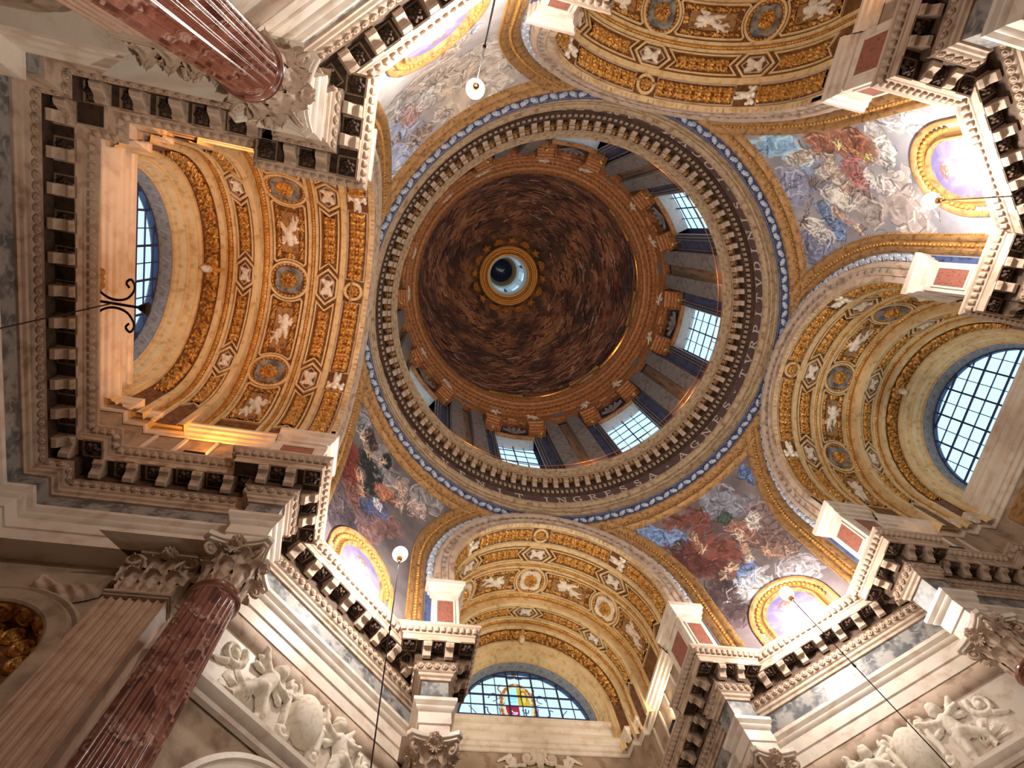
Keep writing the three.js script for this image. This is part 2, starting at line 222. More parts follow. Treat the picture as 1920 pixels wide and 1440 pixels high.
function domeFresco() {
  const W = 2048, H = 1024, c = document.createElement('canvas'), r = rng(21); c.width = W; c.height = H; const x = c.getContext('2d');
  const id = x.createImageData(W, H);
  for (let j = 0; j < H; j++) for (let i = 0; i < W; i++) {
    const u = i / W, v = j / H, w = fbm(u * 12, v * 5, 12, 4), n = fbm(u * 16 + w * 1.2, v * 7 + w, 1 << 20, 5), m = (1 - Math.abs(u - 0.5) * 2);
    const nn = lerp(n, fbm(u * 16, v * 7, 16, 5), sstep(0.9, 1, 1 - m)), e = nn + (w - 0.5) * 0.5;
    let k = mix3([92, 74, 68], [166, 124, 94], sstep(0.36, 0.66, e)); k = mix3(k, [196, 158, 120], sstep(0.62, 0.8, e) * 0.7); k = mix3(k, [66, 58, 60], sstep(0.42, 0.3, w) * 0.6);
    const o = (j * W + i) * 4; id.data[o] = k[0]; id.data[o + 1] = k[1]; id.data[o + 2] = k[2]; id.data[o + 3] = 255;
  }
  x.putImageData(id, 0, 0);
  const dress = ['#6c3234', '#8a4a40', '#44444e', '#4a3634', '#9c6c58', '#6c6660', '#2c2a30', '#b08474', '#7a2e38', '#c4a494'];
  for (let ring = 0; ring < 5; ring++) { const n = [105, 100, 80, 50, 26][ring]; for (let i = 0; i < n; i++) { const px = (i + r() * 1.6) / n * W, py = H * ([0.93, 0.82, 0.7, 0.55, 0.36][ring] + (r() - 0.5) * 0.12); littleFigure(x, r, px, py, 22 + r() * 24, dress[(r() * dress.length) | 0]); if (r() < 0.25) littleFigure(x, r, px + 34, py + 18, 16 + r() * 16, dress[(r() * dress.length) | 0]); } }
  const pal = ['#241c1e', '#2c2226', '#3a2a28', '#5a2a30', '#6e3238', '#4a3a38', '#8c6250', '#a87a62', '#c29a80', '#d8b69c', '#7a5a4c', '#302c34'];
  strokes(x, r, 2600, () => { const q = Math.pow(r(), 0.7), py = H * (0.12 + 0.86 * q); return [r() * W, py, (r() - 0.5) * 1.5 + 0.25, 14 + r() * 44, 4 + r() * 9, pal[(r() * pal.length) | 0], 0.5 + 0.4 * r()]; });
  for (let i = 0; i < 60; i++) daubs(x, r, [[r() * W, H * (0.12 + 0.2 * r())], [r() * W * 0 + (i / 60) * W, H * (0.16 + 0.1 * r())]].slice(1), 26, '#3a302c', 6);
  return canvasTex(c, true);
}
const STROKES = [
  [['#5f78a8', .3, -15, 21.9, -15, 21.4], ['#8c8f9e', .7, -7, 21.8, -2, 21.7, -9, 20.9], ['#6f8fc0', .5, 9, 21.2, 14, 21.5, 16, 22], ['#7d6a6a', .5, -10, 20.2, -10, 19.3], ['#6d4038', .5, 9, 21.9, 2, 21.7, 2, 21], ['#7a4a40', .7, 5, 20.8, 5, 19.8, 2, 19.7, 3, 18.9], ['#5a332e', .6, 11, 20.7, 10, 19.8, 7, 18.9], ['#9a7062', .4, -3, 20.4, -5, 19.9, -3, 19.2], ['#c9a48c', .16, 6, 20.9, 6, 20.2], ['#c9a48c', .16, 3, 18.7, 6, 18.6], ['#d2b29a', .18, -3, 19.9, -1, 18.6], ['#e8dccc', .3, -8, 20.1, -7, 19.8], ['#6a5550', .5, -6, 19.1, -8, 18.5], ['#8d7468', .4, -7, 18.1, -9, 17.8], ['#6880b0', .4, 1, 18.3, 2, 18], ['#b8b6ba', .6, 6, 17.6, 3, 17.6, 0, 17.6], ['#4a3a3c', .6, 8, 18.2, 9, 16.7], ['#3d4a44', .3, -3, 20.9], ['#c89a86', .16, -5, 18.6, -5, 18.3], ['#a39aa0', .6, -6, 17.2, -8, 16.8]],
  [['#85868e', .6, 15, 21.7, 14, 21.7], ['#8f8d90', .7, 5, 21.7, 2, 21.2, -10, 21.8, -13, 22], ['#6b2f28', .6, 12, 20.1, 9, 19.6], ['#5a2622', .5, 12, 19.3, 10, 19], ['#1d2223', .5, 8, 20.8, 4, 20.8, 3, 19.8], ['#1d2223', .3, 3, 21.8], ['#c79e86', .2, 12, 21.5, 8, 21.2, 4, 21.6], ['#3b2a26', .3, 11, 21.8, 8, 21.7], ['#b98f7a', .25, 7, 19.9, 5, 19.3], ['#6d4a42', .6, 7, 18.7, 4, 18.6], ['#a8705a', .4, 1, 20.3, -2, 20.6], ['#c2a091', .3, -3, 21.5, -5, 21.3, -5, 20.4], ['#b09a94', .4, -9, 21, -11, 21.2], ['#46567f', .5, 2, 18.6, -1, 19.5], ['#c8c6cc', .25, 0, 19.6], ['#3a3138', .7, 8, 16.6, 4, 17.3], ['#54464a', .7, 10, 17.4, 11, 17.9], ['#7a5a58', .6, 1, 17.5, -2, 18.7, -6, 19.3]],
  [['#aab6d6', .8, -10, 19.9, -14, 22, -9, 21.4], ['#aab6d6', .5, 2, 17.4, 5, 17.2], ['#9f9a98', .8, -9, 18.6, -5, 18.9, -6, 19.5], ['#b3918c', .4, -7, 20.7, -8, 19.9], ['#d0cac2', .4, -3, 19.7, -1, 20.1, -4, 20.5], ['#a08f86', .4, -9, 21.7, -6, 21.8], ['#93857c', .2, -12, 20.8, -10, 22], ['#c6b8ae', .3, -2, 21.6, -1, 21.9], ['#b5a89e', .8, -3, 18.6, 0, 19], ['#cdbfae', 1.2, 5, 19.8, 5, 22.4, 9, 20.6], ['#b39d90', .4, 2, 18.1, 4, 17.6], ['#c9bfb4', 1, 13, 21.3, 11, 19.6]],
  [['#8db7dc', .6, -14, 22.1, -13, 21.3, -6, 21], ['#8f93ab', .7, -4, 22.1, -1, 21.8, -4, 21.7], ['#777a92', .8, 13, 21.9, 14, 21.7], ['#a8785f', .6, -10, 20.1, -9, 19.1, -6, 18.5], ['#8d5a48', .5, -10, 20.3, -6, 18.8, -9, 18.8], ['#97625f', .5, -3, 19.4, 0, 19.3, 2, 19.6], ['#e0b577', .12, -8, 19.4, -4, 18.6], ['#d9c6b4', .35, -8, 21.3, -8, 20.9], ['#cbb49f', .25, -8, 20.8, -6, 20.1, -3, 20.1], ['#c6c2bc', .4, -9, 17.8, -5, 17.8, -3, 17.9], ['#d2cfc9', .35, 0, 18.9, 2, 18.3], ['#b9a79a', .35, -3, 20.6, -1, 20, 1, 19.9], ['#e3dccb', .4, 2, 20.6, 4, 20.1], ['#6d82a8', .3, 4, 21.1, 7, 21], ['#6d82a8', .28, 9, 20.8, 11, 20.8], ['#5b4f4c', .12, -2, 21.1, 7, 22], ['#cfa995', .2, 6, 20.7, 10, 19.9], ['#b7b4b6', .6, -11, 17, -10, 16.5], ['#9d9490', .6, 4, 19.6, 6, 19.4, 8, 19.2], ['#d8d2c6', .35, 8, 21.7, 11, 21.4], ['#b2a5a0', .8, 1, 17.8, 7, 18.1, 9, 17.5]],
];
function pendentiveFresco(k) {                      // u: azimuth from the pendentive's middle, -24..24 degrees; v: height 15..23.5 m
  const W = 1024, H = 1024, c = document.createElement('canvas'), r = rng(40 + k), base = [[150, 148, 156], [118, 106, 108], [104, 96, 98], [178, 172, 172]][k], ST = STROKES[(k + 3) % 4]; c.width = W; c.height = H; const x = c.getContext('2d'), id = x.createImageData(W, H);
  for (let j = 0; j < H; j++) for (let i = 0; i < W; i++) { const n = fbm(i / 150, j / 150, 4096, 5), q = fbm(i / 60 + 9, j / 60, 4096, 4); const s = (n - 0.5) * 70 + (q - 0.5) * 26, o = (j * W + i) * 4; id.data[o] = base[0] + s; id.data[o + 1] = base[1] + s; id.data[o + 2] = base[2] + s * 0.9; id.data[o + 3] = 255; }
  x.putImageData(id, 0, 0); const m = H / 8.5, at = (a, y) => [(a + 24) / 48 * W, (23.5 - y) * m];
  for (const [col, rd, ...p] of ST) { const pts = []; for (let i = 0; i < p.length; i += 2) pts.push(at(p[i], p[i + 1])); daubs(x, r, pts, rd * m, col, 50 + rd * 150); }
  for (const [col, rd, ...p] of ST) if (rd < 0.65) for (let i = 0; i < 7; i++) { const j = (Math.floor(r() * p.length / 2)) * 2, q = at(p[j], p[j + 1]), cc = hexRgb(col), s = r() < 0.5 ? 0.62 : 1.3; daubs(x, r, [[q[0] + (r() - 0.5) * rd * m * 2, q[1] + (r() - 0.5) * rd * m * 2], [q[0] + (r() - 0.5) * rd * m * 2, q[1] + (r() - 0.5) * rd * m * 2]], 11, '#' + cc.map((v) => Math.min(255, v * s | 0).toString(16).padStart(2, '0')).join(''), 14); }
  for (const [col, rd, ...p] of ST) { const cc = hexRgb(col); strokes(x, r, 16 + rd * 50, () => { const j = Math.floor(r() * p.length / 2) * 2, q = at(p[j], p[j + 1]), s = [0.5, 0.65, 0.8, 1.2, 1.4, 1.55][(r() * 6) | 0], an = r() * 2 * PI, d = rd * m * Math.sqrt(r()); return [q[0] + Math.cos(an) * d, q[1] + Math.sin(an) * d, an + 1.2 + r(), 16 + r() * 50, 3 + r() * 7, `rgb(${cc.map((v) => Math.min(255, v * s | 0)).join(',')})`, 0.6]; }); }
  return canvasTex(c);
}

// ------------------------------------------------------------------ dome, drum and ring
{
  const dome = struct('ceiling_dome', 0);
  // Painted shell from the attic's ring up to the lantern's collar
  const R0 = 8.0, H0 = 38.9, H1 = 50.9, K = 0.985;
  const prof = []; for (let i = 0; i <= 40; i++) { const t = i / 40 * Math.acos(2.3 / R0); prof.push([R0 * Math.cos(t), H0 + (H1 - H0) * Math.sin(t) / Math.sin(Math.acos(2.3 / R0))]); }
  const shellGeo = grid(160, 40, (u, v) => { const a = -u * 2 * PI, p = prof[Math.round(v * 40)]; return [p[0] * Math.cos(a), p[1], p[0] * Math.sin(a), u, 1 - (1 - v)]; });
  part('fresco', shellGeo, std({ map: domeFresco(), roughness: 0.85 }), dome, { label: 'dark painted fresco of figures and brown clouds' });
  part('outer_shell', sweep(ringFrames(0, 360, 48), [[8.35, 38.7], [8.3, 42], [7.2, 47], [4.6, 51], [2.6, 51.6]]), M.plaster, dome);
  // Collar of the lantern: gilt rings, sixteen scallops and star bosses
  part('lantern_collar', sweep(ringFrames(0, 360, 96), [[2.62, 50.55], [2.62, 50.2], [2.55, 50.12], [2.42, 50.16], [2.4, 50.3], [2.3, 50.32], [2.22, 50.22], [2.12, 50.22], [2.1, 50.42], [1.98, 50.44], [1.9, 50.36], [1.78, 50.36], [1.68, 50.5], [1.68, 50.75]]), M.gold, dome);
  const beadG = merge(Array.from({ length: 60 }, (_, i) => placed(new THREE.SphereGeometry(0.07, 6, 4), 2.04 * Math.cos(i / 60 * 2 * PI), 50.34, 2.04 * Math.sin(i / 60 * 2 * PI)))); part('bead_ring', beadG, M.gold, dome, { stuff: true });
  const scallop = relief(0.9, 0.7, 30, 24, (x, y) => { const d = Math.hypot(x, y + 0.2), f = Math.atan2(x, y + 0.2); if (d > 0.48 || y < -0.22) return 0; return 0.1 + 0.05 * Math.cos(f * 11) * d + (Math.abs(d - 0.3) < 0.05 ? 0.12 : 0) + (d > 0.42 ? 0.05 : 0); });
  const star = relief(0.95, 0.95, 32, 32, (x, y) => { const d = Math.hypot(x, y), f = Math.atan2(y, x), R = 0.24 + 0.17 * Math.pow(Math.abs(Math.cos(f * 2.5)), 3); return d < R ? 0.12 + 0.12 * (1 - d / R) + 0.04 * Math.cos(f * 10) : 0; });
  for (let i = 0; i < 16; i++) { const a = i / 16 * 2 * PI + 0.1, s = i % 2, r = 3.02, y = 49.95; const o = part(s ? 'scallop' : 'star_boss', s ? scallop : star, M.gold, dome); o.position.set(r * Math.cos(a), y, r * Math.sin(a)); o.lookAt(0, 44, 0); o.rotateZ(PI); }
  // Lantern: white drum with eight bright windows under a small painted cap
  const lant = struct('ceiling_lantern', 0);
  for (let i = 0; i < 8; i++) { const a = i * 45; part('lantern_pier', sweep(ringFrames(a + 15, a + 30, 6), [[1.72, 50.6], [1.62, 50.8], [1.62, 51.3], [1.55, 51.4], [1.55, 55.6], [1.5, 55.7], [1.46, 56.2], [1.95, 56.2], [1.95, 50.6], [1.72, 50.6]]), M.reveal, lant); const f = ringFrames(a - 15, a + 15, 4); part('lantern_sill', sweep(f, [[1.72, 50.6], [1.62, 50.8], [1.62, 51.3], [1.55, 51.4], [1.55, 51.7], [1.95, 51.7], [1.95, 50.6], [1.72, 50.6]]), M.reveal, lant); part('lantern_head', sweep(f, [[1.55, 55.2], [1.55, 55.6], [1.5, 55.7], [1.46, 56.2], [1.95, 56.2], [1.95, 55.2], [1.55, 55.2]]), M.reveal, lant); part('pane', sweep(f, [[1.85, 51.6], [1.85, 55.3]]), M.glass, lant); }
  part('lantern_cornice', sweep(ringFrames(0, 360, 64), [[1.6, 56.1], [1.44, 56.2], [1.4, 56.5], [1.3, 56.6], [1.22, 57.0], [1.15, 57.1], [1.15, 57.5], [1.9, 57.6], [1.9, 56.1]]), M.goldDull, lant);
  const cap = document.createElement('canvas'); cap.width = cap.height = 256; { const x = cap.getContext('2d'), r = rng(4); x.fillStyle = '#1c2540'; x.fillRect(0, 0, 256, 256); for (let i = 0; i < 90; i++) { const a = r() * 7, q = 20 + r() * 50; x.strokeStyle = `rgba(190,160,110,${0.25})`; x.lineWidth = 3; x.beginPath(); x.moveTo(128 + Math.cos(a) * 12, 128 + Math.sin(a) * 12); x.lineTo(128 + Math.cos(a) * q, 128 + Math.sin(a) * q); x.stroke(); } x.fillStyle = '#d8dade'; x.beginPath(); x.ellipse(128, 132, 22, 12, 0.3, 0, 7); x.fill(); x.beginPath(); x.moveTo(112, 128); x.lineTo(78, 104); x.lineTo(96, 132); x.lineTo(120, 138); x.fill(); x.beginPath(); x.moveTo(138, 128); x.lineTo(176, 108); x.lineTo(158, 136); x.lineTo(134, 140); x.fill(); x.beginPath(); x.ellipse(150, 140, 8, 6, 0, 0, 7); x.fill(); }
  const capGeo = grid(32, 8, (u, v) => { const a = u * 2 * PI, q = 1.3 * (1 - v); return [q * Math.cos(a), 57.5 + 0.5 * (1 - (1 - v) ** 2), q * Math.sin(a), 0.5 + 0.5 * (1 - v) * Math.cos(a), 0.5 + 0.5 * (1 - v) * Math.sin(a)]; });
  part('painted_cap', capGeo, std({ map: canvasTex(cap), roughness: 0.9 }), lant, { label: 'dark blue painted cap with a white dove' });

  // Attic under the dome with eight oval windows, and the gilt cornice below it
  const attic = struct('trim_1', 0, null, null, 'gilt attic ring with oval windows and a moulded cornice');
  part('attic_cornice', sweep(ringFrames(0, 360, 180), [[8.6, 35.1], [8.25, 35.1], [8.25, 35.5], [8.2, 35.55], [8.2, 35.95], [8.05, 36.0], [8.0, 36.15], [7.86, 36.18], [7.86, 36.5], [7.72, 36.55], [7.6, 36.75], [7.46, 36.8], [7.46, 37.05], [7.4, 37.12], [7.3, 37.3], [7.3, 37.42], [7.5, 37.5], [7.85, 37.55]]), M.copper, attic);
  const dent = merge(Array.from({ length: 170 }, (_, i) => placed(box(0.2, 0.24, 0.16), 7.88 * Math.cos(i / 170 * 2 * PI), 36.32, 7.88 * Math.sin(i / 170 * 2 * PI), -i / 170 * 2 * PI))); part('dentil_course', dent, M.copper, attic, { stuff: true });
  for (let i = 0; i < 8; i++) {                      // eight panels with an oval cut in each; between them, carved strips
    const a0 = i * 45, oval = new THREE.Shape(); oval.moveTo(-1.3, 37.5); oval.lineTo(1.3, 37.5); oval.lineTo(1.3, 39.15); oval.lineTo(-1.3, 39.15); const hole = new THREE.Path(); hole.absellipse(0, 38.32, 0.74, 0.5, 0, 2 * PI); oval.holes.push(hole);
    const g = extrude(oval, 0.4, 0.02), bend = (q) => { const p = q.attributes.position; for (let n = 0; n < p.count; n++) { const r = 7.72 + p.getZ(n), an = rad(a0) + p.getX(n) / 7.9; p.setXYZ(n, r * Math.cos(an), p.getY(n), r * Math.sin(an)); } q.computeVertexNormals(); return q; };
    part('oval_panel', bend(g), M.goldDull, attic);
    const fr = []; for (let n = 0; n < 28; n++) { const t = n / 28 * 2 * PI; fr.push(placed(new THREE.SphereGeometry(0.075, 6, 5), 0.85 * Math.cos(t), 38.32 + 0.6 * Math.sin(t), -0.03)); } part('oval_frame', bend(merge(fr)), M.gold, attic);
    const pa = new THREE.Shape(); pa.absellipse(0, 38.32, 0.78, 0.54, 0, 2 * PI); part('pane', bend(placed(new THREE.ShapeGeometry(pa, 16), 0, 0, 0.3)), M.glass, attic);
    part('attic_strip', sweep(ringFrames(a0 + 9, a0 + 36, 12), [[7.85, 37.5], [7.85, 39.15], [8.3, 39.2]]), M.copper, attic); part('attic_carving', sweepRelief(a0 + 12, a0 + 33, 7.84, 37.75, 38.75, FOL.scroll, 2.2, 0.08), M.gold, attic);
    part('attic_cap', sweep(ringFrames(a0 + 9, a0 + 36, 12), [[7.9, 38.85], [7.76, 38.9], [7.74, 39.0], [7.9, 39.2]]), M.gold, attic); part('attic_cap', sweep(ringFrames(a0 - 9.2, a0 + 9.2, 10), [[7.75, 38.98], [7.62, 39.02], [7.6, 39.2], [8.2, 39.25]]), M.gold, attic);
  }
}
function sweepRelief(a0, a1, r, y0, y1, fol, ulen, h) { // carved band on a cylinder about the dome's axis
  const L = rad(a1 - a0) * r, g = relief(L, y1 - y0, Math.ceil(L / 0.035), Math.ceil((y1 - y0) / 0.04), (x, y) => { const q = fol((x + L / 2) / ulen, (y + (y1 - y0) / 2) / (y1 - y0)); return q > 0.08 ? q * h : 0; }), p = g.attributes.position;
  for (let i = 0; i < p.count; i++) { const a = rad((a0 + a1) / 2) + p.getX(i) / r, q = r - p.getZ(i); p.setXYZ(i, q * Math.cos(a), p.getY(i) + (y0 + y1) / 2, q * Math.sin(a)); } g.computeVertexNormals(); return g;
}
{
  // Drum wall with eight windows
  const wall = struct('wall_drum', 0), W0 = 8.55, W1 = 9.25, HA = 8.2;
  for (let i = 0; i < 8; i++) {
    const a = i * 45; part('pier', sweep(ringFrames(a + HA, a + 45 - HA, 14), [[W1, 26], [W0, 26], [W0, 35.3], [W1, 35.3], [W1, 26]]), M.drumWall, wall);
    const f = ringFrames(a - HA, a + HA, 8); part('window_apron', sweep(f, [[W1, 26], [W0, 26], [W0, 27.3], [W1, 27.5], [W1, 26]]), M.drumWall, wall); part('window_head', sweep(f, [[W1, 32.6], [W0, 32.75], [W0, 35.3], [W1, 35.3], [W1, 32.6]]), M.drumWall, wall);
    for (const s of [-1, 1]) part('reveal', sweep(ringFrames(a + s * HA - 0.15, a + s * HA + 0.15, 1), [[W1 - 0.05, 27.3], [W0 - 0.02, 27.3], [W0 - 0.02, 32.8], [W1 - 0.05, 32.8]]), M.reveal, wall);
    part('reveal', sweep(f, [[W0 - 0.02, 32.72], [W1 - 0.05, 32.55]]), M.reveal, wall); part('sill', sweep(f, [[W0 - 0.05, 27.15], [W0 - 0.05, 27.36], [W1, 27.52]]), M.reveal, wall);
  }
  const names = ['drum window at the right, beside the blue leaf ring', 'upper right drum window', 'drum window seen edge-on at the top', 'drum window hidden behind the glowing lamp', 'drum window hidden at the left', 'drum window seen edge-on at the lower left', 'lowest drum window, nearest the inscription', 'lower right drum window'];
  for (let i = 0; i < 8; i++) {
    const w = struct('window_' + (i + 4), -rad(i * 45), null, null, names[i]); const R = 9.12, HW = 1.3;
    for (let c = 0; c < 4; c++) for (let r = 0; r < 7; r++) part('pane', grid(1, 1, (u, v) => [R, 27.3 + (r + v) * 0.78, -HW + (c + u) * 0.65]), M.glass, w);
    for (let c = 0; c <= 4; c++) part('glazing_bar', placed(box(0.05, 5.5, c === 2 ? 0.07 : 0.035), R - 0.03, 30.05, -HW + c * 0.65), M.bar, w); for (let r = 0; r <= 7; r++) part('glazing_bar', placed(box(0.05, r % 2 ? 0.035 : 0.06, 2.6), R - 0.03, 27.3 + r * 0.78, 0), M.bar, w);
  }
  // Fluted pilasters in pairs between the windows, each with a plain strip beside it
  const flutes = (w, n) => { const s = [[-w / 2, 0.22]]; s.push([-w / 2, 0]); for (let i = 0; i < n; i++) { const c = -w / 2 + w * (i + 0.5) / n, q = w / n * 0.36; s.push([c - q, 0], [c - q * 0.5, 0.03], [c + q * 0.5, 0.03], [c + q, 0]); } s.push([w / 2, 0], [w / 2, 0.22]); return poly(s); };
  const shaft = extrude(flutes(0.82, 7), 7.1, 0).rotateX(-PI / 2).rotateY(PI / 2); // face towards -x
  const panel = toCreasedNormals(bare(new THREE.BoxGeometry(0.12, 7.4, 0.72)), 0.5), strip = box(0.1, 7.6, 0.5, 0.02), fillet = box(0.12, 7.6, 0.05, 0.01);
  const capG = [relief(0.9, 0.75, 22, 18, (x, y) => { const n = Math.abs(((x + 0.45) / 0.3) % 1 - 0.5), t = (y + 0.37) / 0.75; return 0.05 + t * 0.1 + 0.12 * (0.5 - n) * (t < 0.55 ? 1 : 0.5) + (t > 0.8 ? 0.1 : 0); })];
  for (let i = 0; i < 8; i++) for (const s of [-1, 1]) {
    const a = rad(i * 45 + 22.5 + s * 5.2); const side = ['between the upper right and right windows', 'between the top and upper right windows', 'behind the upper left lamp', 'at the hidden left side', 'between the lower left and hidden left windows', 'between the lowest and lower left windows', 'between the lower right and lowest windows', 'between the right and lower right windows'][i];
    const p = thing('drum_pilaster', `grey fluted pilaster ${side}, ${s > 0 ? 'first' : 'second'} clockwise`, 'pilaster', [8.32 * Math.cos(a), 27.0, 8.32 * Math.sin(a)], -a, 'fluted pilasters of the drum');
    part('shaft', shaft, M.drumPil, p, { at: [0, 0.4, 0] }); part('base', box(0.34, 0.4, 0.95, 0.03), M.drumPil, p, { at: [0.05, 0.2, 0] }); const c = part('capital', capG[0], M.copper, p, { at: [-0.02, 7.75, 0] }); c.rotation.y = -PI / 2; part('abacus', box(0.4, 0.12, 1.0, 0.03), M.copper, p, { at: [0.02, 8.18, 0] });
  }
  for (let i = 0; i < 8; i++) {
    const a = rad(i * 45 + 22.5), at = (r, y, an) => ({ at: [r * Math.cos(an), y, r * Math.sin(an)], rot: [0, -an, 0] });
    part('recess_panel', panel, M.stoneDark, wall, at(8.5, 30.7, a)); for (const s of [-1, 1]) { part('panel_fillet', fillet, M.drumPil, wall, at(8.47, 30.8, a + s * rad(2.45))); part('outer_fillet', fillet, M.drumPil, wall, at(8.47, 30.8, a + s * rad(8.3))); part('jamb_moulding', fillet, M.drumPil, wall, at(8.5, 30.4, a + s * rad(13.2))); part('jamb_moulding', fillet, M.drumPil, wall, at(8.5, 30.4, a + s * rad(12.2))); }
    // frieze of swags with a dark roundel above each pair
    part('garland_frieze', sweepRelief(i * 45 + 14, i * 45 + 31, 8.5, 34.9, 36.0, FOL.bunch, 1.6, 0.24), M.copper, wall); part('roundel', placed(new THREE.CylinderGeometry(0.42, 0.42, 0.16, 24).rotateZ(PI / 2), 0, 0, 0), M.drumPil, wall, at(8.2, 35.45, a));
    part('architrave_lip', sweep(ringFrames(i * 45 + 13.5, i * 45 + 31.5, 10), [[8.5, 34.78], [8.06, 34.8], [8.04, 34.9], [8.06, 35.02], [8.5, 35.04]]), M.copper, wall);
  }
  // Broken pediments over the windows: two moulded ends, a raised middle, a shell
  const pedNames = ['right drum window', 'upper right drum window', 'top drum window', 'drum window behind the lamp', 'hidden left drum window', 'lower left drum window', 'lowest drum window', 'lower right drum window'];
  const endProf = [[8.5, 32.9], [8.2, 32.9], [8.18, 33.05], [8.1, 33.08], [8.08, 33.25], [7.98, 33.28], [7.95, 33.45], [7.85, 33.5], [7.8, 33.65], [7.72, 33.7], [7.72, 33.85], [8.5, 33.95]];
  const shell = relief(1.5, 0.9, 40, 26, (x, y) => { const d = Math.hypot(x * 0.75, y + 0.45), f = Math.atan2(x, y + 0.5); return d < 0.62 + 0.04 * Math.cos(f * 12) ? 0.06 + 0.3 * d * (1 + 0.25 * Math.cos(f * 12)) : 0; });
  for (let i = 0; i < 8; i++) {
    const p = thing('window_pediment', `copper-toned broken pediment above the ${pedNames[i]}`, 'pediment', [0, 0, 0], -rad(i * 45), 'broken pediments of the drum');
    for (const s of [-1, 1]) { const fr = ringFrames(s > 0 ? 6.4 : -13.6, s > 0 ? 13.6 : -6.4, 6); part('pediment_end', sweep(fr, endProf), M.copper, p); for (const q of [6.4, 13.6]) part('end_face', placed(box(0.7, 0.9, 0.05), 8.15 * Math.cos(rad(s * q)), 33.4, 8.15 * Math.sin(rad(s * q)), -rad(s * q)), M.copper, p);
      const sc = relief(0.9, 0.9, 26, 26, blobs(spiral(0, 0, 0.34, 1.4, s, s > 0 ? 2.6 : 0.5, 0.09))); const o = part('volute', sc, M.copper, p, { at: [8.0 * Math.cos(rad(s * 5)), 34.2, 8.0 * Math.sin(rad(s * 5))] }); o.rotation.y = -PI / 2; }
    part('raised_middle', sweep(ringFrames(-12.5, 12.5, 14).map((f, n) => ({ ...f, p: V(0, 0.55 * Math.sin(n / 14 * PI), 0) })), [[8.5, 33.9], [8.15, 33.95], [8.1, 34.1], [8.0, 34.15], [7.95, 34.3], [8.0, 34.4], [8.5, 34.45]]), M.copper, p);
    part('lintel_moulding', sweep(ringFrames(-8.6, 8.6, 8), [[8.56, 32.62], [8.36, 32.65], [8.34, 32.8], [8.5, 32.9]]), M.copper, p); const sh = part('shell', shell, M.drumPil, p, { at: [8.42, 33.4, 0] }); sh.rotation.y = -PI / 2;
    for (const s of [-1, 1]) { const ch = relief(0.8, 1.0, 36, 44, blobs(cherubBlobs(60 + i * 2 + s, 0.95, false))); const o = part('seated_putto', ch, M.stucco, p, { at: [7.75 * Math.cos(rad(s * 9)), 34.6, 7.75 * Math.sin(rad(s * 9))] }); o.rotation.set(0, -PI / 2 - rad(s * 9), s * 0.6); }
    for (const s of [-1, 1]) { const an = rad(i * 45 + s * 11); const l = thing('drum_lamp', `small brass lamp, ${s < 0 ? 'clockwise' : 'anticlockwise'} beside the ${pedNames[i]}`, 'wall lamp', [8.5 * Math.cos(an), 32.3, 8.5 * Math.sin(an)], -an, 'small brass lamps of the drum'); part('arm', new THREE.CylinderGeometry(0.03, 0.03, 0.5, 8).rotateZ(PI / 2).translate(-0.22, 0, 0), M.brass, l); part('cup', new THREE.SphereGeometry(0.12, 12, 10).translate(-0.5, 0.02, 0), M.brass, l); }
  }
  for (let i = 0; i < 8; i++) { const a = rad(i * 45 + 22.5), q = thing('added_dome_light', 'small added floodlight hidden under the dome above the ' + ['right and upper right', 'upper right and top', 'top and lamp-hidden', 'lamp-hidden and left', 'left and lower left', 'lower left and lowest', 'lowest and lower right', 'lower right and right'][i] + ' windows', 'floodlight', [7.62 * Math.cos(a), 37.55, 7.62 * Math.sin(a)], -a, 'added floodlights hidden under the dome'); part('housing', box(0.14, 0.1, 0.3, 0.02), M.iron, q, { at: [0, 0.05, 0] }); part('lens', placed(box(0.1, 0.02, 0.24, 0.005), 0, 0.11, 0), std({ color: 0xffe0b8, emissive: 0xffc890, emissiveIntensity: 2 }), q); const l = new THREE.SpotLight(LIGHT.dome[1], LIGHT.dome[0], 0, rad(70), 0.8); l.position.set(0, 0.3, 0); l.target.position.set(-5, 9, 0); l.castShadow = true; l.shadow.radius = 5; q.add(l, l.target); }  // added lights with no known fixture there, to brighten the dome fresco
  // Walkway rail on the cornice
  const rail = thing('walkway_rail', 'thin pink-lit metal rail along the walkway at the foot of the drum', 'railing', [0, 26.62, 0]);
  for (const y of [0.55, 1.0]) part('handrail', new THREE.TorusGeometry(8.02, 0.022, 6, 200).rotateX(PI / 2).translate(0, y, 0), M.copper, rail); const post = new THREE.CylinderGeometry(0.02, 0.02, 1.04, 6).translate(0, 0.5, 0); for (let i = 0; i < 32; i++) part('post', post, M.copper, rail, { at: [8.02 * Math.cos(i / 32 * 2 * PI), 0, 8.02 * Math.sin(i / 32 * 2 * PI)] });
  for (let i = 0; i < 8; i++) { const a = rad(i * 45 + 22.5), q = thing('walkway_floodlight', 'small floodlight hidden on the cornice below the ' + ['right and upper right', 'upper right and top', 'top and lamp-hidden', 'lamp-hidden and left', 'left and lower left', 'lower left and lowest', 'lowest and lower right', 'lower right and right'][i] + ' windows', 'floodlight', [8.18 * Math.cos(a), 26.62, 8.18 * Math.sin(a)], -a, 'floodlights hidden on the drum cornice'); part('housing', box(0.22, 0.16, 0.3, 0.02), M.iron, q, { at: [0, 0.08, 0] }); part('lens', placed(box(0.16, 0.02, 0.24, 0.005), 0, 0.17, 0), std({ color: 0xffe0b8, emissive: 0xffc890, emissiveIntensity: 2 }), q); const l = new THREE.PointLight(LIGHT.walkway[1], LIGHT.walkway[0]); l.position.set(-0.1, 0.4, 0); l.castShadow = true; l.shadow.radius = 5; q.add(l); }
}
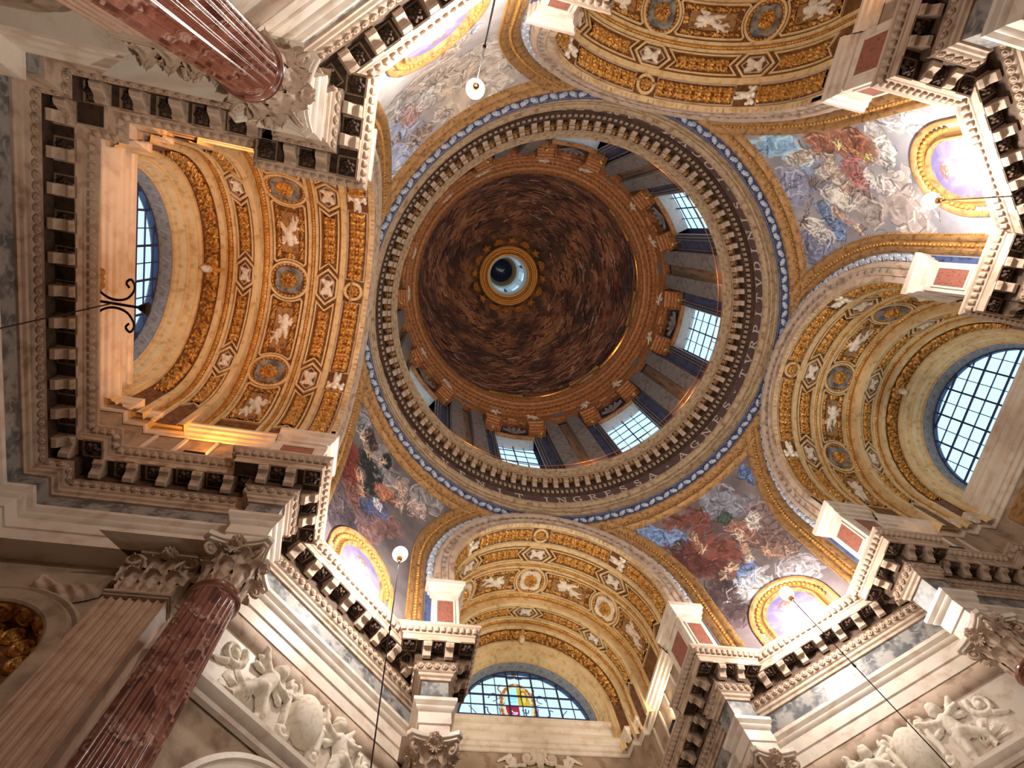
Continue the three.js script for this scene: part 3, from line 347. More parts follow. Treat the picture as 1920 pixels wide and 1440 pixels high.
{
  // Entablature ring under the drum: architrave, lettered frieze, dentils, brackets, cornice
  const ring = struct('trim_2', 0, null, null, 'round entablature with a lettered purple frieze and little brackets'), F = ringFrames(0, 360, 200);
  part('architrave', sweep(F, [[9.3, 23.26], [8.6, 23.28], [8.6, 23.55], [8.57, 23.57], [8.57, 23.85], [8.54, 23.87], [8.54, 24.08], [8.5, 24.12], [8.42, 24.24], [8.42, 24.34], [8.55, 24.36]]), M.ringStone, ring);
  part('frieze', sweep(F, [[8.55, 24.34], [8.55, 25.22]]), M.purple, ring, { label: 'purple frieze' });
  part('bed_moulding', sweep(F, [[8.55, 25.16], [8.5, 25.18], [8.46, 25.24], [8.42, 25.25], [8.42, 25.5], [8.34, 25.54], [8.3, 25.56], [8.3, 25.98]]), M.umberAndShade, ring); part('soffit', sweep(F, [[8.3, 25.97], [7.94, 25.97]]), M.umberAndShade, ring);
  part('cornice', sweep(F, [[7.95, 25.96], [7.94, 25.94], [7.92, 25.94], [7.92, 26.16], [7.89, 26.18], [7.87, 26.26], [7.83, 26.3], [7.8, 26.42], [7.76, 26.5], [7.73, 26.52], [7.73, 26.6], [8.7, 26.62], [9.3, 26.6]]), M.ringStone, ring);
  part('backing', sweep(ringFrames(0, 360, 60), [[9.3, 23.2], [9.3, 26.7]]), M.plaster, ring);
  const nd = 220, dents = []; for (let i = 0; i < nd; i++) { const a = i / nd * 2 * PI; dents.push(placed(new THREE.BoxGeometry(0.1, 0.19, 0.13), 8.4 * Math.cos(a), 25.37, 8.4 * Math.sin(a), -a)); } part('dentil_course', merge(dents), M.stone, ring, { stuff: true });
  const bs = poly([[0, 0], [0.34, 0], [0.34, -0.1], [0.31, -0.2], [0.25, -0.22], [0.2, -0.16], [0.14, -0.2], [0.1, -0.33], [0.03, -0.36], [0, -0.3]]), br = extrude(bs, 0.2, 0.015).translate(0, 0, -0.1).rotateY(PI), cup = extrude(bs, 0.02, 0); // brackets run towards the axis
  const N = 96, flower = relief(0.3, 0.3, 14, 14, (x, y) => { const d = Math.hypot(x, y); return d < 0.14 ? 0.05 + 0.03 * Math.cos(Math.atan2(y, x) * 5) - d * 0.15 : 0; });
  for (let i = 0; i < N; i++) { const a = (i + 0.15) / N * 2 * PI; part('bracket', br, M.stone, ring, { at: [8.3 * Math.cos(a), 25.95, 8.3 * Math.sin(a)], rot: [0, -a, 0] }); const b = a + PI / N, o = part('coffer_flower', flower, M.goldDull, ring, { at: [8.12 * Math.cos(b), 25.96, 8.12 * Math.sin(b)] }); o.rotation.set(PI / 2, 0, b); }
  const font = await new FontLoader().loadAsync('fonts/droid/droid_serif_regular.typeface.json'), cache = {};
  const put = (ch, az) => { const g = cache[ch] ??= (() => { const t = new TextGeometry(ch === '.' ? 'v' : ch, { font, size: ch === '.' ? 0.2 : 0.5, depth: 0.02, curveSegments: 4, bevelEnabled: false }); t.computeBoundingBox(); t.translate(-(t.boundingBox.min.x + t.boundingBox.max.x) / 2, 0, 0); return t; })(); const a = rad(-az), o = part('letter', g, M.letter, ring, { at: [8.545 * Math.cos(a), ch === '.' ? 24.68 : 24.54, 8.545 * Math.sin(a)] }); o.rotation.y = -a - PI / 2; };
  const word = (w, a0, a1) => [...w].forEach((c, i) => put(c, w.length > 1 ? lerp(a0, a1, i / (w.length - 1)) : a0));
  word('INGRESSA', 86, 50.4); put('.', 44.5); word('AGNES', 38.6, 17.4); put('.', 12.4); word('TVRPITVDINIS', 6.3, -46.4); put('.', -51.9); word('LOCVM', -56, -75); put('.', -81); word('ANGELVM', -87, -115); put('.', -121); word('DOMINI', -127, -152); put('.', -157); word('PRAEPARATVM', -163, -213); put('.', -219); word('INVENIT', -225, -265);
}

// ------------------------------------------------------------------ pendentives, arches and leaf borders
const SPH = 9.92, onSphere = (r) => Math.sqrt(SPH * SPH - r * r);   // distance along the arm of the sphere at radius r round the arm's axis
const archTop = (r, y) => Math.asin(Math.min(1, (y - VC) / r)) * 180 / PI;
{
  // Blue border with pale leaves round the drum's foot
  const t = struct('trim_3', 0, null, null, 'blue ring with pale leaves under the drum');
  part('border_ground', sweep(ringFrames(0, 360, 160), [[8.56, 23.3], [8.66, 23.26], [8.84, 22.98], [8.8, 22.9]]), M.blue, t);
  const leaf = relief(0.36, 0.2, 16, 10, (x, y) => { const q = x / 0.17, w = 0.085 * (1 - q * q) * (1 + 0.3 * Math.cos(q * 9)); return Math.abs(y) < w ? 0.05 + 0.06 * Math.sqrt(1 - (y / w) ** 2) : 0; }), L = [];
  for (let i = 0; i < 150; i++) { const a = i / 150 * 2 * PI, m = new THREE.Matrix4().makeBasis(V(Math.sin(a), 0, -Math.cos(a)), V(Math.cos(a) * 0.55, -0.83, Math.sin(a) * 0.55), V(-Math.cos(a) * 0.83, -0.55, -Math.sin(a) * 0.83)); m.multiply(new THREE.Matrix4().makeRotationZ(i % 2 ? 0.45 : -0.45)); m.setPosition(8.72 * Math.cos(a), 23.13, 8.72 * Math.sin(a)); L.push(withMatrix(leaf, m)); }
  part('leaf_border', merge(L), M.leaf, t, { stuff: true });
  // Gilt frame ring of the pendentives
  const z = (y) => Math.sqrt(SPH * SPH - (y - 18.5) ** 2);
  part('frame_ring', sweep(ringFrames(0, 360, 160), [[z(22.95) + 0.1, 22.98], [z(22.93) - 0.1, 22.93], [z(22.85) - 0.12, 22.85], [z(22.78) - 0.06, 22.78], [z(22.7) - 0.02, 22.7], [z(22.55) - 0.02, 22.55], [z(22.5) - 0.12, 22.5], [z(22.42) - 0.15, 22.42], [z(22.36) - 0.06, 22.36], [z(22.28), 22.28]]), M.goldDull, t);
  const eggs = []; for (let i = 0; i < 260; i++) { const a = i / 260 * 2 * PI, y = 22.64, r = z(y) - 0.02; eggs.push(placed(new THREE.SphereGeometry(0.075, 6, 5), r * Math.cos(a), y, r * Math.sin(a))); } part('bead_course', merge(eggs), M.gold, t, { stuff: true });
  const sm = []; for (let i = 0; i < 420; i++) { const a = i / 420 * 2 * PI, y = 22.3, r = z(y) - 0.03; sm.push(placed(new THREE.SphereGeometry(0.04, 5, 4), r * Math.cos(a), y, r * Math.sin(a))); } part('bead_course', merge(sm), M.gold, t, { stuff: true });
}
const vpt = (d, s, h, r) => { const q = PI / 2 * r; if (s > q) return [d, VC - (s - q), -(r - h)]; if (s < -q) return [d, VC - (-s - q), r - h]; const t = PI / 2 + s / r; return [d, VC + (r - h) * Math.sin(t), (r - h) * Math.cos(t)]; };
function bendOn(g, d0, s0, r, turn = 0) { const p = g.attributes.position, c = Math.cos(turn), n = Math.sin(turn); for (let i = 0; i < p.count; i++) { const x = p.getX(i), y = p.getY(i), q = vpt(d0 + x * c - y * n, s0 + x * n + y * c, p.getZ(i), r); p.setXYZ(i, ...q); } g.computeVertexNormals(); return g; }
function strip(d0, d1, s0, s1, r, fol, ulen, h, res = 0.03) { const w = d1 - d0, l = s1 - s0, g = relief(w, l, Math.max(6, Math.ceil(w / res)), Math.ceil(l / res), (x, y) => { const q = fol((y + s0 + l / 2) / ulen, (x + w / 2) / w); return q > 0.1 ? q * h : 0; }); return bendOn(g, (d0 + d1) / 2, (s0 + s1) / 2, r); }
function ribbon(loop, w, h, r, d0 = 0, s0 = 0) {    // raised moulding along a closed outline (d, s) on the vault
  const fine = []; loop.forEach((p, i) => { const q = loop[(i + 1) % loop.length], n = Math.max(1, Math.ceil(Math.hypot(q[0] - p[0], q[1] - p[1]) / 0.16)); for (let k = 0; k < n; k++) fine.push([lerp(p[0], q[0], k / n), lerp(p[1], q[1], k / n)]); });
  const A = miter(fine, -w / 2, true), B = miter(fine, w / 2, true), P = [], U = [], n = fine.length, put = (q, hh) => P.push(...vpt(d0 + q.x, s0 + q.z, hh, r));
  for (let i = 0; i < n; i++) { const j = (i + 1) % n, Q = [[A[i], 0, A[j], 0, A[i], h, A[j], h], [A[i], h, A[j], h, B[i], h, B[j], h], [B[i], h, B[j], h, B[i], 0, B[j], 0]]; for (const [a, ha, b, hb, c, hc, e, he] of Q) { put(a, ha); put(b, hb); put(c, hc); put(b, hb); put(e, he); put(c, hc); for (let k = 0; k < 6; k++) U.push(i * 0.1, k * 0.02); } }
  const g = new THREE.BufferGeometry(); g.setAttribute('position', new THREE.Float32BufferAttribute(P, 3)); g.setAttribute('uv', new THREE.Float32BufferAttribute(U, 2)); return toCreasedNormals(g, 0.7);
}
const circ = (r, n = 28, k = 1) => Array.from({ length: n }, (_, i) => [r * Math.cos(i / n * 2 * PI), k * r * Math.sin(i / n * 2 * PI)]);
const hexa = (w, l) => [[0, l], [w, l * 0.5], [w, -l * 0.5], [0, -l], [-w, -l * 0.5], [-w, l * 0.5]];
const flowerFn = (R, n, H) => (x, y) => { const d = Math.hypot(x, y) / R, f = Math.atan2(y, x); if (d > 1) return 0; const e1 = 0.78 + 0.22 * Math.abs(Math.cos(f * n / 2)), e2 = 0.5 + 0.12 * Math.abs(Math.sin(f * n / 2)); let h = 0; if (d < e1) h = H * (0.35 + 0.35 * Math.sin(d / e1 * PI) + 0.18 * Math.cos(f * n)); if (d < e2) h = H * (0.75 + 0.25 * Math.cos(f * n + PI)); if (d < 0.18) h = H * (0.6 + 0.5 * Math.sqrt(1 - (d / 0.18) ** 2)); return h; };
const lobes = (R) => (x, y) => { const d = Math.hypot(x, y), f = Math.atan2(y, x) + PI / 4, e = R * (0.78 + 0.22 * Math.abs(Math.cos(2 * f))); return d < e ? 0.03 + 0.09 * (d / e) ** 3 : 0; };

// shared shapes of the four arms (written for arm 0; d runs outward, s round the vault from its crown)
const CREAM = [[8.5, 4.2], [8.5, 3.95], [8.68, 3.95], [8.72, 4.0, 1], [9.4, 4.0], [9.44, 3.95], [9.6, 3.95], [9.63, 4.0, 1], [10.37, 4.0], [10.4, 3.95], [10.46, 3.95], [10.48, 3.98, 1], [10.6, 3.98], [10.62, 3.94], [10.7, 3.94], [10.73, 4.02, 1], [11.92, 4.02], [11.95, 3.94], [12.0, 3.94], [12.03, 3.97, 1], [12.22, 3.97], [12.24, 3.9], [12.26, 3.64], [12.42, 3.62], [12.45, 3.67, 1], [13.0, 3.67], [13.03, 3.62], [13.1, 3.6], [13.12, 3.63, 1], [13.28, 3.63], [13.3, 3.45], [13.46, 3.43], [13.48, 3.46, 1], [13.96, 3.32], [13.98, 3.24], [14.06, 3.22], [14.08, 3.17], [14.28, 3.13], [14.3, 3.08], [14.36, 3.08], [14.38, 3.03], [14.58, 3.0], [14.6, 2.96], [14.74, 2.94], [14.74, 2.88]];
const VF = vaultFrames(0, 180, 60, 16.6), q0 = PI / 2 * 3.95, PITCH = 2 * PI / 7, SP = 3.96 * PITCH;
const hasGround = (p) => p[2] === 1;
const SHAPES = {
  ribs: sweep(VF, CREAM, 0.6, (p) => !hasGround(p)), ground: sweep(VF, CREAM, 0.6, hasGround),
  reveal: sweep(vaultFrames(0, 180, 48, 17.9), [[14.74, 2.9], [15.1, 2.76], [15.35, 2.76]]), outer: sweep(vaultFrames(0, 180, 24, 15), [[8.7, 5.3], [15.4, 5.3]]),
  endWall: sweep(vaultFrames(0, 180, 40, 15.0), [[15.3, 2.74], [15.3, 5.4]]),
  thin1: strip(10.49, 10.59, -q0 - 1, q0 + 1, 3.98, FOL.leaves, 1.3, 0.06), thin2: strip(12.04, 12.21, -q0 - 1, q0 + 1, 3.97, FOL.leaves, 1.5, 0.07), thin3: strip(13.13, 13.27, -q0 - 1, q0 + 1, 3.63, FOL.leaves, 1.5, 0.07),
  bunch: strip(13.5, 13.95, -5.4, 5.4, 3.4, FOL.bunch, 1.7, 0.2),
  rosette: relief(0.86, 0.86, 40, 40, flowerFn(0.3, 8, 0.24)), lobe: relief(1.3, 1.3, 44, 44, lobes(0.54)),
  medallion: relief(0.44, 0.44, 26, 26, flowerFn(0.21, 8, 0.13)),
};
const RAILS = [], HEX = [], MAIN = [];              // s positions of the ornaments
for (const k of [-1, 0, 1]) { RAILS.push(k * SP); HEX.push(k * SP); MAIN.push(k * SP); }
const fig = (seed) => relief(0.62, 0.62, 30, 30, (x, y) => 0.8 * blobs(cherubBlobs(seed, 0.62))(x, y));
const CACHE = {}; const memo = (k, f) => CACHE[k] ??= f();
const SIDES = ['right', 'near', 'left', 'far'];
const VAULT_OF = ['the right vault', 'the stained-glass vault', 'the orange left vault', 'the top vault'];
for (let k = 0; k < 4; k++) {
  const c = struct('ceiling_' + SIDES[k], ARM(k), null, null, ['dim gilt barrel vault beside the clear gridded window', 'gilt and white barrel vault over the stained-glass window', 'orange-lit gilt barrel vault at the left', 'gilt barrel vault cut by the top edge'][k]);
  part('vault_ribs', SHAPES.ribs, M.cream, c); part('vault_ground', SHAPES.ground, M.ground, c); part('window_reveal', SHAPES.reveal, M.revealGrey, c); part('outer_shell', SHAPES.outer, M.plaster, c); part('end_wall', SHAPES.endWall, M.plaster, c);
  for (const t of ['thin1', 'thin2', 'thin3']) part('leaf_strip', SHAPES[t], M.gold, c); part('leaf_garland', SHAPES.bunch, M.gold, c);
  // rail band: flower medallions with carved panels between them
  RAILS.forEach((s, i) => { if (i !== 1) return void part('winged_figure', memo('rw' + i, () => bendOn(relief(0.62, 0.9, 34, 46, blobs([[0, 0.1, 0, -0.12, 0.1, 0.11, 0.05], [0, 0.26, 0, 0.27, 0.085, 0.085, 0.08], [-0.08, 0.1, -0.22, 0.26, 0.06, 0.08, 0.03], [0.08, 0.1, 0.22, 0.26, 0.06, 0.08, 0.03], [-0.2, 0.22, -0.26, 0.06, 0.06, 0.05, 0.03], [0.2, 0.22, 0.26, 0.06, 0.06, 0.05, 0.03], [-0.04, -0.14, -0.07, -0.38, 0.08, 0.04, 0.04], [0.04, -0.14, 0.08, -0.36, 0.08, 0.04, 0.04]])), 9.06, s, 4.0, i === 0 ? PI : 0)), M.stucco, c, { label: 'white stucco winged figure' }); part('medallion_frame', memo('rf' + i, () => ribbon(circ(0.29), 0.1, 0.06, 4.0, 9.06, s)), M.cream, c); part('medallion_flower', memo('rm' + i, () => bendOn(SHAPES.medallion.clone(), 9.06, s, 4.0)), M.gold, c); });
  for (let i = -2; i < 2; i++) { const a = i * SP + 0.42, b = (i + 1) * SP - 0.42, lo = Math.max(a, -q0 - 0.9), hi = Math.min(b, q0 + 0.9); part('carved_panel', memo('rp' + i, () => strip(8.78, 9.34, lo, hi, 4.0, FOL.candelabra, 1.35, 0.17)), M.gold, c); part('panel_frame', memo('rq' + i, () => ribbon([[8.74, lo], [9.38, lo], [9.38, hi], [8.74, hi]], 0.05, 0.04, 4.0)), M.stone, c); }
  // two bands of hexagons
  for (const [d, r, w, l, id] of [[10.0, 4.0, 0.3, 0.58, 'a'], [12.72, 3.67, 0.23, 0.5, 'b']]) {
    HEX.forEach((s0, i) => { const s = s0 * r / 3.96; part('hexagon_frame', memo('ho' + id + i, () => ribbon(hexa(w + 0.05, l + 0.06), 0.07, 0.06, r, d, s)), M.cream, c); part('hexagon_frame', memo('hi' + id + i, () => ribbon(hexa(w - 0.07, l - 0.12), 0.045, 0.05, r, d, s)), M.stone, c); part('cherub_head', memo('hh' + id + i, () => bendOn(relief(w * 1.7, l * 1.5, 26, 34, blobs([[0, 0.05, 0, 0.06, 0.11, 0.11, 0.02], [0, 0.14, 0.02, 0.15, 0.09, 0.08], [-0.06, -0.05, -0.14, -0.26, 0.06, 0.09], [0.06, -0.05, 0.14, -0.24, 0.06, 0.09], [-0.08, 0.1, -0.17, 0.2, 0.05, 0.07], [0.08, 0.1, 0.17, 0.22, 0.05, 0.07], [0, -0.08, 0.02, -0.2, 0.07, 0.09]].map((b) => b.map((q) => q * (id === 'a' ? 1 : 0.8))))), d, s, r, i === 0 ? PI : 0)), M.stucco, c, { label: 'white stucco cherub head' }); });
    const sp = SP * r / 3.96; for (let i = -2; i < 2; i++) { const a = i * sp + l + 0.2, b = (i + 1) * sp - l - 0.2, lo = Math.max(a, -PI / 2 * r - 0.9), hi = Math.min(b, PI / 2 * r + 0.9); part('carved_panel', memo('hp' + id + i, () => strip(d - w * 0.72, d + w * 0.72, lo + 0.12, hi - 0.12, r, FOL.candelabra, 1.25, 0.16)), M.gold, c); part('panel_frame', memo('hq' + id + i, () => ribbon([[d - w, lo - 0.18], [d, lo + 0.1], [d + w, lo - 0.18], [d + w, hi + 0.18], [d, hi - 0.1], [d - w, hi + 0.18]], 0.05, 0.05, r)), M.cream, c); }
  }
  // main band: rosettes (things of their own) in lobed frames; figure panels between
  MAIN.forEach((s, i) => { part('rosette_frame', memo('mf' + i, () => ribbon(circ(0.66, 40), 0.08, 0.08, 4.02, 11.33, s)), M.cream, c); part('rosette_border', memo('mb' + i, () => { const L = []; for (let n = 0; n < 26; n++) { const a = n / 26 * 2 * PI; L.push(bendOn(relief(0.13, 0.16, 6, 6, (x, y) => { const d = (x / 0.06) ** 2 + (y / 0.075) ** 2; return d < 1 ? 0.07 * Math.sqrt(1 - d) : 0; }), 11.33 + 0.575 * Math.cos(a), s + 0.575 * Math.sin(a), 4.02, a)); } return merge(L); }), M.gold, c, { stuff: true });
    const where = ['on its left', 'at its crown', 'on its right'][i]; });
  for (let i = -2; i < 2; i++) { const mid = (i + 0.5) * SP, lo = Math.max(i * SP + 0.78, -q0 - 0.6), hi = Math.min((i + 1) * SP - 0.78, q0 + 0.6);
    const arc = (s, dir) => Array.from({ length: 9 }, (_, n) => { const a = lerp(-0.7, 0.7, n / 8); return [11.33 + 0.74 * Math.sin(a) * dir, s + dir * 0.74 * (Math.cos(a) - 0.2)]; });
    const loop = [[10.8, i * SP + 0.45 < lo - 0.4 ? lo : lo - 0.1], ...(i > -2 ? Array.from({ length: 9 }, (_, n) => { const a = lerp(-0.65, 0.65, n / 8); return [11.33 + 0.76 * Math.sin(a), i * SP + 0.76 * Math.cos(a)]; }) : []), [11.86, lo - 0.1], [11.86, hi + 0.1], ...(i < 1 ? Array.from({ length: 9 }, (_, n) => { const a = lerp(0.65, -0.65, n / 8); return [11.33 + 0.76 * Math.sin(a), (i + 1) * SP - 0.76 * Math.cos(a)]; }) : []), [10.8, hi + 0.1]];
    part('panel_frame', memo('pf' + i, () => ribbon(loop, 0.06, 0.06, 4.02)), M.cream, c);
    for (const [d0, d1, s0, s1] of [[10.85, 11.05, lo, hi], [11.62, 11.82, lo, hi], [11.05, 11.62, lo + 0.02, lo + 0.2], [11.05, 11.62, hi - 0.2, hi - 0.02]]) part('leaf_border', memo(['pb', i, d0, s0].join(), () => strip(d0, d1, s0, s1, 4.02, FOL.scroll, 1.1, 0.15)), M.gold, c);
    part('panel_field', memo('pg' + i, () => grid(2, 8, (u, v) => vpt(lerp(11.06, 11.61, u), lerp(lo + 0.22, hi - 0.22, v), 0.02, 4.02))), M.goldDull, c); }
  // keystone cartouche on the window ring
  const kc = thing('keystone_cartouche', `gilt keystone cartouche at the crown of ${VAULT_OF[k]}`, 'cartouche', [0, 0, 0], ARM(k));
  const sb = [...spiral(-0.22, 0.12, 0.2, 1.2, 1, 0, 0.06), ...spiral(0.22, 0.12, 0.2, 1.2, -1, PI, 0.06)];
  part('scrolls', memo('kc', () => bendOn(relief(0.9, 1.0, 40, 44, blobs([...sb, [0, 0, 0, -0.2, 0.2, 0.14], [0, 0.3, 0, 0.32, 0.1, 0.1], [-0.14, -0.28, 0.14, -0.28, 0.06, 0.06], [0, -0.3, 0, -0.42, 0.07, 0.03]])), 13.85, 0, 3.35, PI / 2)), M.gold, kc); part('oval_boss', memo('kb', () => bendOn(relief(0.3, 0.36, 16, 18, (x, y) => { const q = (x / 0.13) ** 2 + (y / 0.16) ** 2; return q < 1 ? 0.2 + 0.06 * Math.sqrt(1 - q) : 0; }), 13.8, 0, 3.35, PI / 2)), M.stucco, kc);
  // rosettes and white figure reliefs
  const posWord = [['at the upper end', 'at the crown', 'at the lower end'], ['right of the crown', 'at the crown', 'left of the crown'], ['at the lower end', 'at the crown', 'at the upper end'], ['at the left end', 'at the crown', 'at the right end']][k];
  MAIN.forEach((s, i) => { const r = thing('vault_rosette', `gilt flower on a four-lobed shell, ${posWord[i]} of ${VAULT_OF[k]}`, 'rosette', [0, 0, 0], ARM(k), 'rosettes of the vaults'); part('shell', memo('lo' + i, () => bendOn(SHAPES.lobe.clone(), 11.33, s, 4.02)), k === 1 ? M.stucco : M.grey, r); part('flower', memo('fl' + i, () => bendOn(SHAPES.rosette.clone(), 11.33, s, 3.98)), M.gold, r); });
  const figWord = [['low on the upper side', 'above the crown rosette', 'below the crown rosette', 'low on the lower side'], ['low on the right', 'right of the crown rosette', 'left of the crown rosette', 'low on the left'], ['low on the lower side', 'below the crown rosette', 'above the crown rosette', 'low on the upper side'], ['low on the left', 'left of the crown rosette', 'right of the crown rosette', 'low on the right']][k];
  for (let i = -2; i < 2; i++) { const mid = Math.sign(i + 0.5) * Math.min(Math.abs(i + 0.5) * SP, q0 - 0.35); const f = thing('cherub_relief', `white stucco cherub group, ${figWord[i + 2]} in ${VAULT_OF[k]}`, 'relief', [0, 0, 0], ARM(k), 'cherub reliefs of the vaults');
    const L = (sd) => cherubBlobs(sd, 1.0); part('figure', bendOn(relief(1.0, 1.5, 54, 76, blobs([...L(k * 10 + i + 3).map(([a, b, c2, d2, r1, r2, z]) => [a * 0.8 - 0.06, b * 0.95 + 0.14, c2 * 0.8 - 0.06, d2 * 0.95 + 0.14, r1 * 1.2, r2 * 1.2, z]), ...cherubBlobs(k * 10 + i + 50, 0.62, false).map(([a, b, c2, d2, r1, r2, z]) => [a + 0.14, b - 0.3, c2 + 0.14, d2 - 0.3, r1 * 1.2, r2 * 1.2, z])])), 11.33, mid, 4.02, i < 0 ? 0 : PI), M.stucco, f); }

  // archivolt, leaf border and the gilt frame on the crossing side
  const t = struct('trim_' + (4 + k), ARM(k), null, null, `arch facing of ${VAULT_OF[k]}`), foot = 17.4, AF = vaultFrames(0, 180, 72, foot, 4.4);
  part('arch_face', memo('af', () => sweep(AF, [[8.62, 3.95], [8.5, 3.95], [8.48, 3.97], [8.48, 4.17], [8.43, 4.19], [8.43, 4.21], [8.46, 4.23], [8.46, 4.42], [8.4, 4.44], [8.36, 4.5], [8.36, 4.55], [8.42, 4.6], [8.5, 4.66], [8.62, 4.68]])), k === 2 ? M.stone : M.stone, t);
  part('leaf_ground', memo('lg', () => sweep(vaultFrames(0, 180, 72, 15.1, 4.8), [[8.6, 4.66], [8.62, 4.95]])), M.blue, t);
  const wave = memo('wv', () => { const L = []; for (let i = -21; i <= 21; i++) { const s = i * 0.32, g = relief(0.18, 0.3, 14, 22, blobs(spiral(0, 0.02, 0.075, 1, 1, 0, 0.022))); const p = g.attributes.position; for (let n = 0; n < p.count; n++) { const a = PI / 2 + (s + p.getY(n)) / 4.32, r = 4.32 + p.getX(n); p.setXYZ(n, 8.46 - p.getZ(n), VC + r * Math.sin(a), r * Math.cos(a)); } g.computeVertexNormals(); L.push(g); } return merge(L); });
  part('wave_scroll', wave, M.grey, t, { stuff: true });
  part('leaf_border', memo('lb', () => { const L = [], lf = relief(0.34, 0.24, 14, 10, (x, y) => { const q = x / 0.16, w = 0.1 * (1 - q * q) * (1 + 0.3 * Math.cos(q * 9)); return Math.abs(y) < w ? 0.04 + 0.06 * Math.sqrt(1 - (y / w) ** 2) : 0; }); for (let i = -32; i <= 32; i++) { const s = i * 0.25 * 4.8 / 4.8, a = PI / 2 + s / 4.8, st = Math.abs(s) > PI / 2 * 4.8 ? Math.abs(s) - PI / 2 * 4.8 : 0; const py = st ? VC - st : VC + 4.8 * Math.sin(a), pz = st ? -Math.sign(s) * 4.8 : 4.8 * Math.cos(a); const aa = clamp(a, 0, PI), m = new THREE.Matrix4().makeBasis(V(0, -Math.cos(aa), Math.sin(aa)), V(0, Math.sin(aa), Math.cos(aa)), V(-1, 0, 0)); m.multiply(new THREE.Matrix4().makeRotationZ(i % 2 ? 0.5 : -0.4)); m.setPosition(8.6, py, pz); L.push(withMatrix(lf, m)); } return merge(L); }), M.leaf, t, { stuff: true });
  const fr = (a, b, r0) => { const f = []; const R = [4.95, 5.02, 5.08, 5.12, 5.14, 5.3, 5.32, 5.38, 5.43, 5.45, 5.5], B = [0, 0.1, 0.12, 0.1, 0.03, 0.03, 0.1, 0.13, 0.12, 0.05, 0.0]; const P = [], U = []; return sweep(vaultFrames(a, b, 34, 15.1, 5.2), R.map((r, i) => [onSphere(r) - B[i], r])); };
  const up = archTop(5.3, 22.8); part('gilt_frame', memo('gf0', () => fr(0, up)), M.goldDull, t); part('gilt_frame', memo('gf1', () => fr(180 - up, 180)), M.goldDull, t);
  part('egg_course', memo('ec', () => { const L = [], e = new THREE.SphereGeometry(1, 7, 6); for (const sg of [-1, 1]) for (let i = 0; i < 62; i++) { const s = i * 0.14, st = 2.9, y = s < st ? 15.35 + s : 0, a = (s - st) / 5.22; if (a > rad(up)) break; const yy = s < st ? y : VC + 5.22 * Math.sin(a), zz = s < st ? 5.22 : 5.22 * Math.cos(a); if (s < st && y > VC) continue; L.push(placed(e, onSphere(5.22) - 0.03, yy, sg * zz, 0, [0.07, 0.058, 0.058])); } return merge(L); }), M.gold, t, { stuff: true });
  part('bead_course', memo('bc', () => { const L = [], e = new THREE.SphereGeometry(0.035, 5, 4); for (const sg of [-1, 1]) for (let i = 0; i < 100; i++) { const a = i * 0.09 / 5.5; if (a > rad(archTop(5.5, 22.4))) break; L.push(placed(e, onSphere(5.5) - 0.02, VC + 5.5 * Math.sin(a), sg * 5.5 * Math.cos(a))); } for (const sg of [-1, 1]) for (let i = 1; i < 34; i++) L.push(placed(e, onSphere(5.5) - 0.02, VC - i * 0.09, sg * 5.5)); return merge(L); }), M.gold, t, { stuff: true });
  part('spandrel_backing', memo('sb', () => sweep(vaultFrames(0, 180, 48, 15.0), [[8.66, 3.97], [8.66, 5.6]])), M.plaster, t);
}
function bustPicture() { const c = document.createElement('canvas'), r = rng(77); c.width = c.height = 256; const x = c.getContext('2d'); x.fillStyle = '#5a5580'; x.fillRect(0, 0, 256, 256); daubs(x, r, [[20, 40], [230, 200]], 120, '#6a628c', 160); daubs(x, r, [[70, 230], [190, 230]], 60, '#a88a80', 120); daubs(x, r, [[128, 170], [128, 140]], 22, '#b8907c', 40); daubs(x, r, [[128, 100], [134, 110]], 34, '#c09a86', 90); daubs(x, r, [[110, 70], [150, 72]], 24, '#6a4a40', 60); daubs(x, r, [[60, 200], [110, 190]], 18, '#d8c8c0', 40); return canvasTex(c); }
